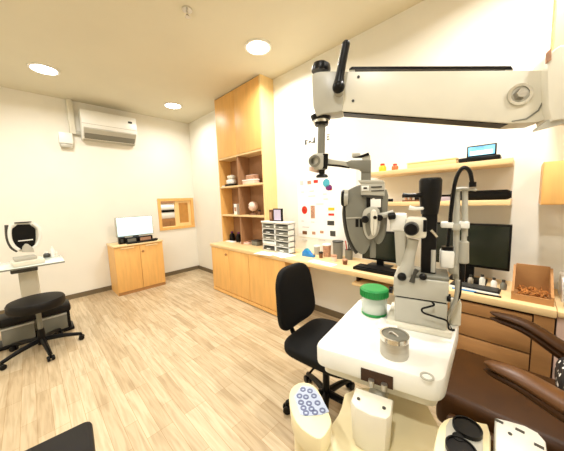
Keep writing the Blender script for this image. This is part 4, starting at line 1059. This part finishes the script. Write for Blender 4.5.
b = B(); q = P3(375, 217.5, -.045); cyl(b, (q.x, -.048, q.z), (q.x, -.043, q.z), .007, M=PM, n=12); part('set_screw', b, 'black', t)
b = B()
for x in (355.5, 359.8): a = ph(x, 227, -.002); c = ph(x + 3, 219, -.002); box(b, (a[0], -.003, a[1]), (c[0], .006, c[1]), PM)
part('lens_slot', b, 'black', t)
pol('slot_line', 'lgrey', ((346, 217.5), (363, 217), (363, 218), (346, 218.6)), -.003, .004, 0, 0)
q = P3(365, 219, -.02); part('side_knob', cyl(B(), q, q + Vector((0, -.03, 0)), .014, M=PM, bev=.004), 'black', t)
q = P3(379.5, 217.5, -.02); part('side_knob', cyl(B(), q, q + Vector((0, -.02, 0)), .012, M=PM, bev=.003), 'black', t)
b = B(); tube(b, [P3(379, 216, -.012), P3(387, 214.5, -.012), P3(393.5, 213, -.012)], [.012, .011, .013], PM); part('cross_cylinder', b, 'lgrey', t)
part('handle_tip', cyl(B(), P3(388, 216.5, -.02), P3(395.5, 215.5, -.02), .014, M=PM, bev=.004), 'black', t)
part('side_pin', cyl(B(), P3(388, 200.2, .01), P3(393, 200.2, .01), .006, M=PM), 'black', t)
pbox('lower_post', 'grey', 370, 238, 376, 258, .01, .04, .004)

# ------------------------------------------------------------------ patient chair
co = Vector((4.98, -.96, 0))
t = thing('patient_chair', 'brown leather examination chair at right with pointed armrests', 'chair', co)
x0 = 4.53
part('seat', box(B(), (x0, -1.19, .36), (5.35, -.74, .52), bev=.035, seg=3), 'leather', t)
part('seat_side', box(B(), (x0 + .05, -1.24, .22), (5.4, -1.19, .46), bev=.02), 'leather', t)
part('seat_side', box(B(), (x0 + .05, -.74, .22), (5.4, -.69, .46), bev=.02), 'leather', t)
part('seat_box', box(B(), (x0 + .05, -1.18, .20), (5.38, -.75, .36), bev=.02), 'leather', t)
part('backrest', box(B(), (5.36, -1.2, .48), (5.50, -.73, 1.15), bev=.04, seg=3), 'leather', t)
part('pedestal', cyl(B(), (5.02, -.96, .03), (5.02, -.96, .21), .09), 'lgrey', t); part('foot', cyl(B(), (5.02, -.96, 0), (5.02, -.96, .035), .28, .24, bev=.008), 'lgrey', t)
a1 = AY(490, 312, -.70); a2 = AY(566, 352, -.70)
def armrest(tip, mid, end, yb, m='leather_lit', lab=None):
    b = B(); pts = [tip, tip.lerp(mid, .25), mid, end, end + (end - mid) * 1.2]
    tube(b, pts, [.006, .026, .040, .048, .05], n=16, flat=.55); part('armrest', b, m, t, lab)
    b = B(); tube(b, [p - Vector((0, 0, .028)) for p in pts], [.004, .020, .034, .045, .05], n=14, flat=.6); part('armrest_underside', b, 'leather', t)
    e = end + (end - mid) * .9; part('armrest_post', box(B(), (e.x - .03, e.y - .025, .4), (e.x + .03, e.y + .025, e.z - .01), bev=.01), 'black', t)
armrest(AY(490, 312, -.70), AY(527, 325, -.71), AY(563, 348, -.72), -.72, 'leather')
armrest(AY(484, 362, -1.225), AY(520, 377, -1.23), AY(563, 402, -1.235), -1.23)
p = AY(556, 362, -.95)
t = thing('glint_cushion', 'black cushion with painted white glints on the brown chair seat', 'cushion', (p.x + .08, -.93, .52))
b = B(); cushion(b, (p.x + .09, -.92, .61), (.17, .24, .16), e=.7, n=14); part('cover', b, 'glints', t)
part('tag', box(B(), (p.x + .085, -1.045, .59), (p.x + .095, -1.035, .61)), 'paper', t)

# ------------------------------------------------------------------ camera, world, view
cd = bpy.data.cameras.new('camera'); cam = bpy.data.objects.new('camera', cd); C.objects.link(cam)
cd.sensor_fit = 'HORIZONTAL'; cd.sensor_width = 36; cd.lens = FPX / 564 * 36; cd.clip_start = .02
cam.matrix_world = Matrix(((RT.x, -DN.x, -FW.x, CAM.x), (RT.y, -DN.y, -FW.y, CAM.y), (RT.z, -DN.z, -FW.z, CAM.z), (0, 0, 0, 1)))
SC.camera = cam
wd = bpy.data.worlds.new('world'); SC.world = wd; wd.use_nodes = True
wd.node_tree.nodes['Background'].inputs['Color'].default_value = (1, .95, .85, 1); wd.node_tree.nodes['Background'].inputs['Strength'].default_value = .3
vs = SC.view_settings; vs.view_transform = 'Standard'; vs.look = 'None'; vs.gamma = 1; vs.use_curve_mapping = False
vs.exposure = -1.4
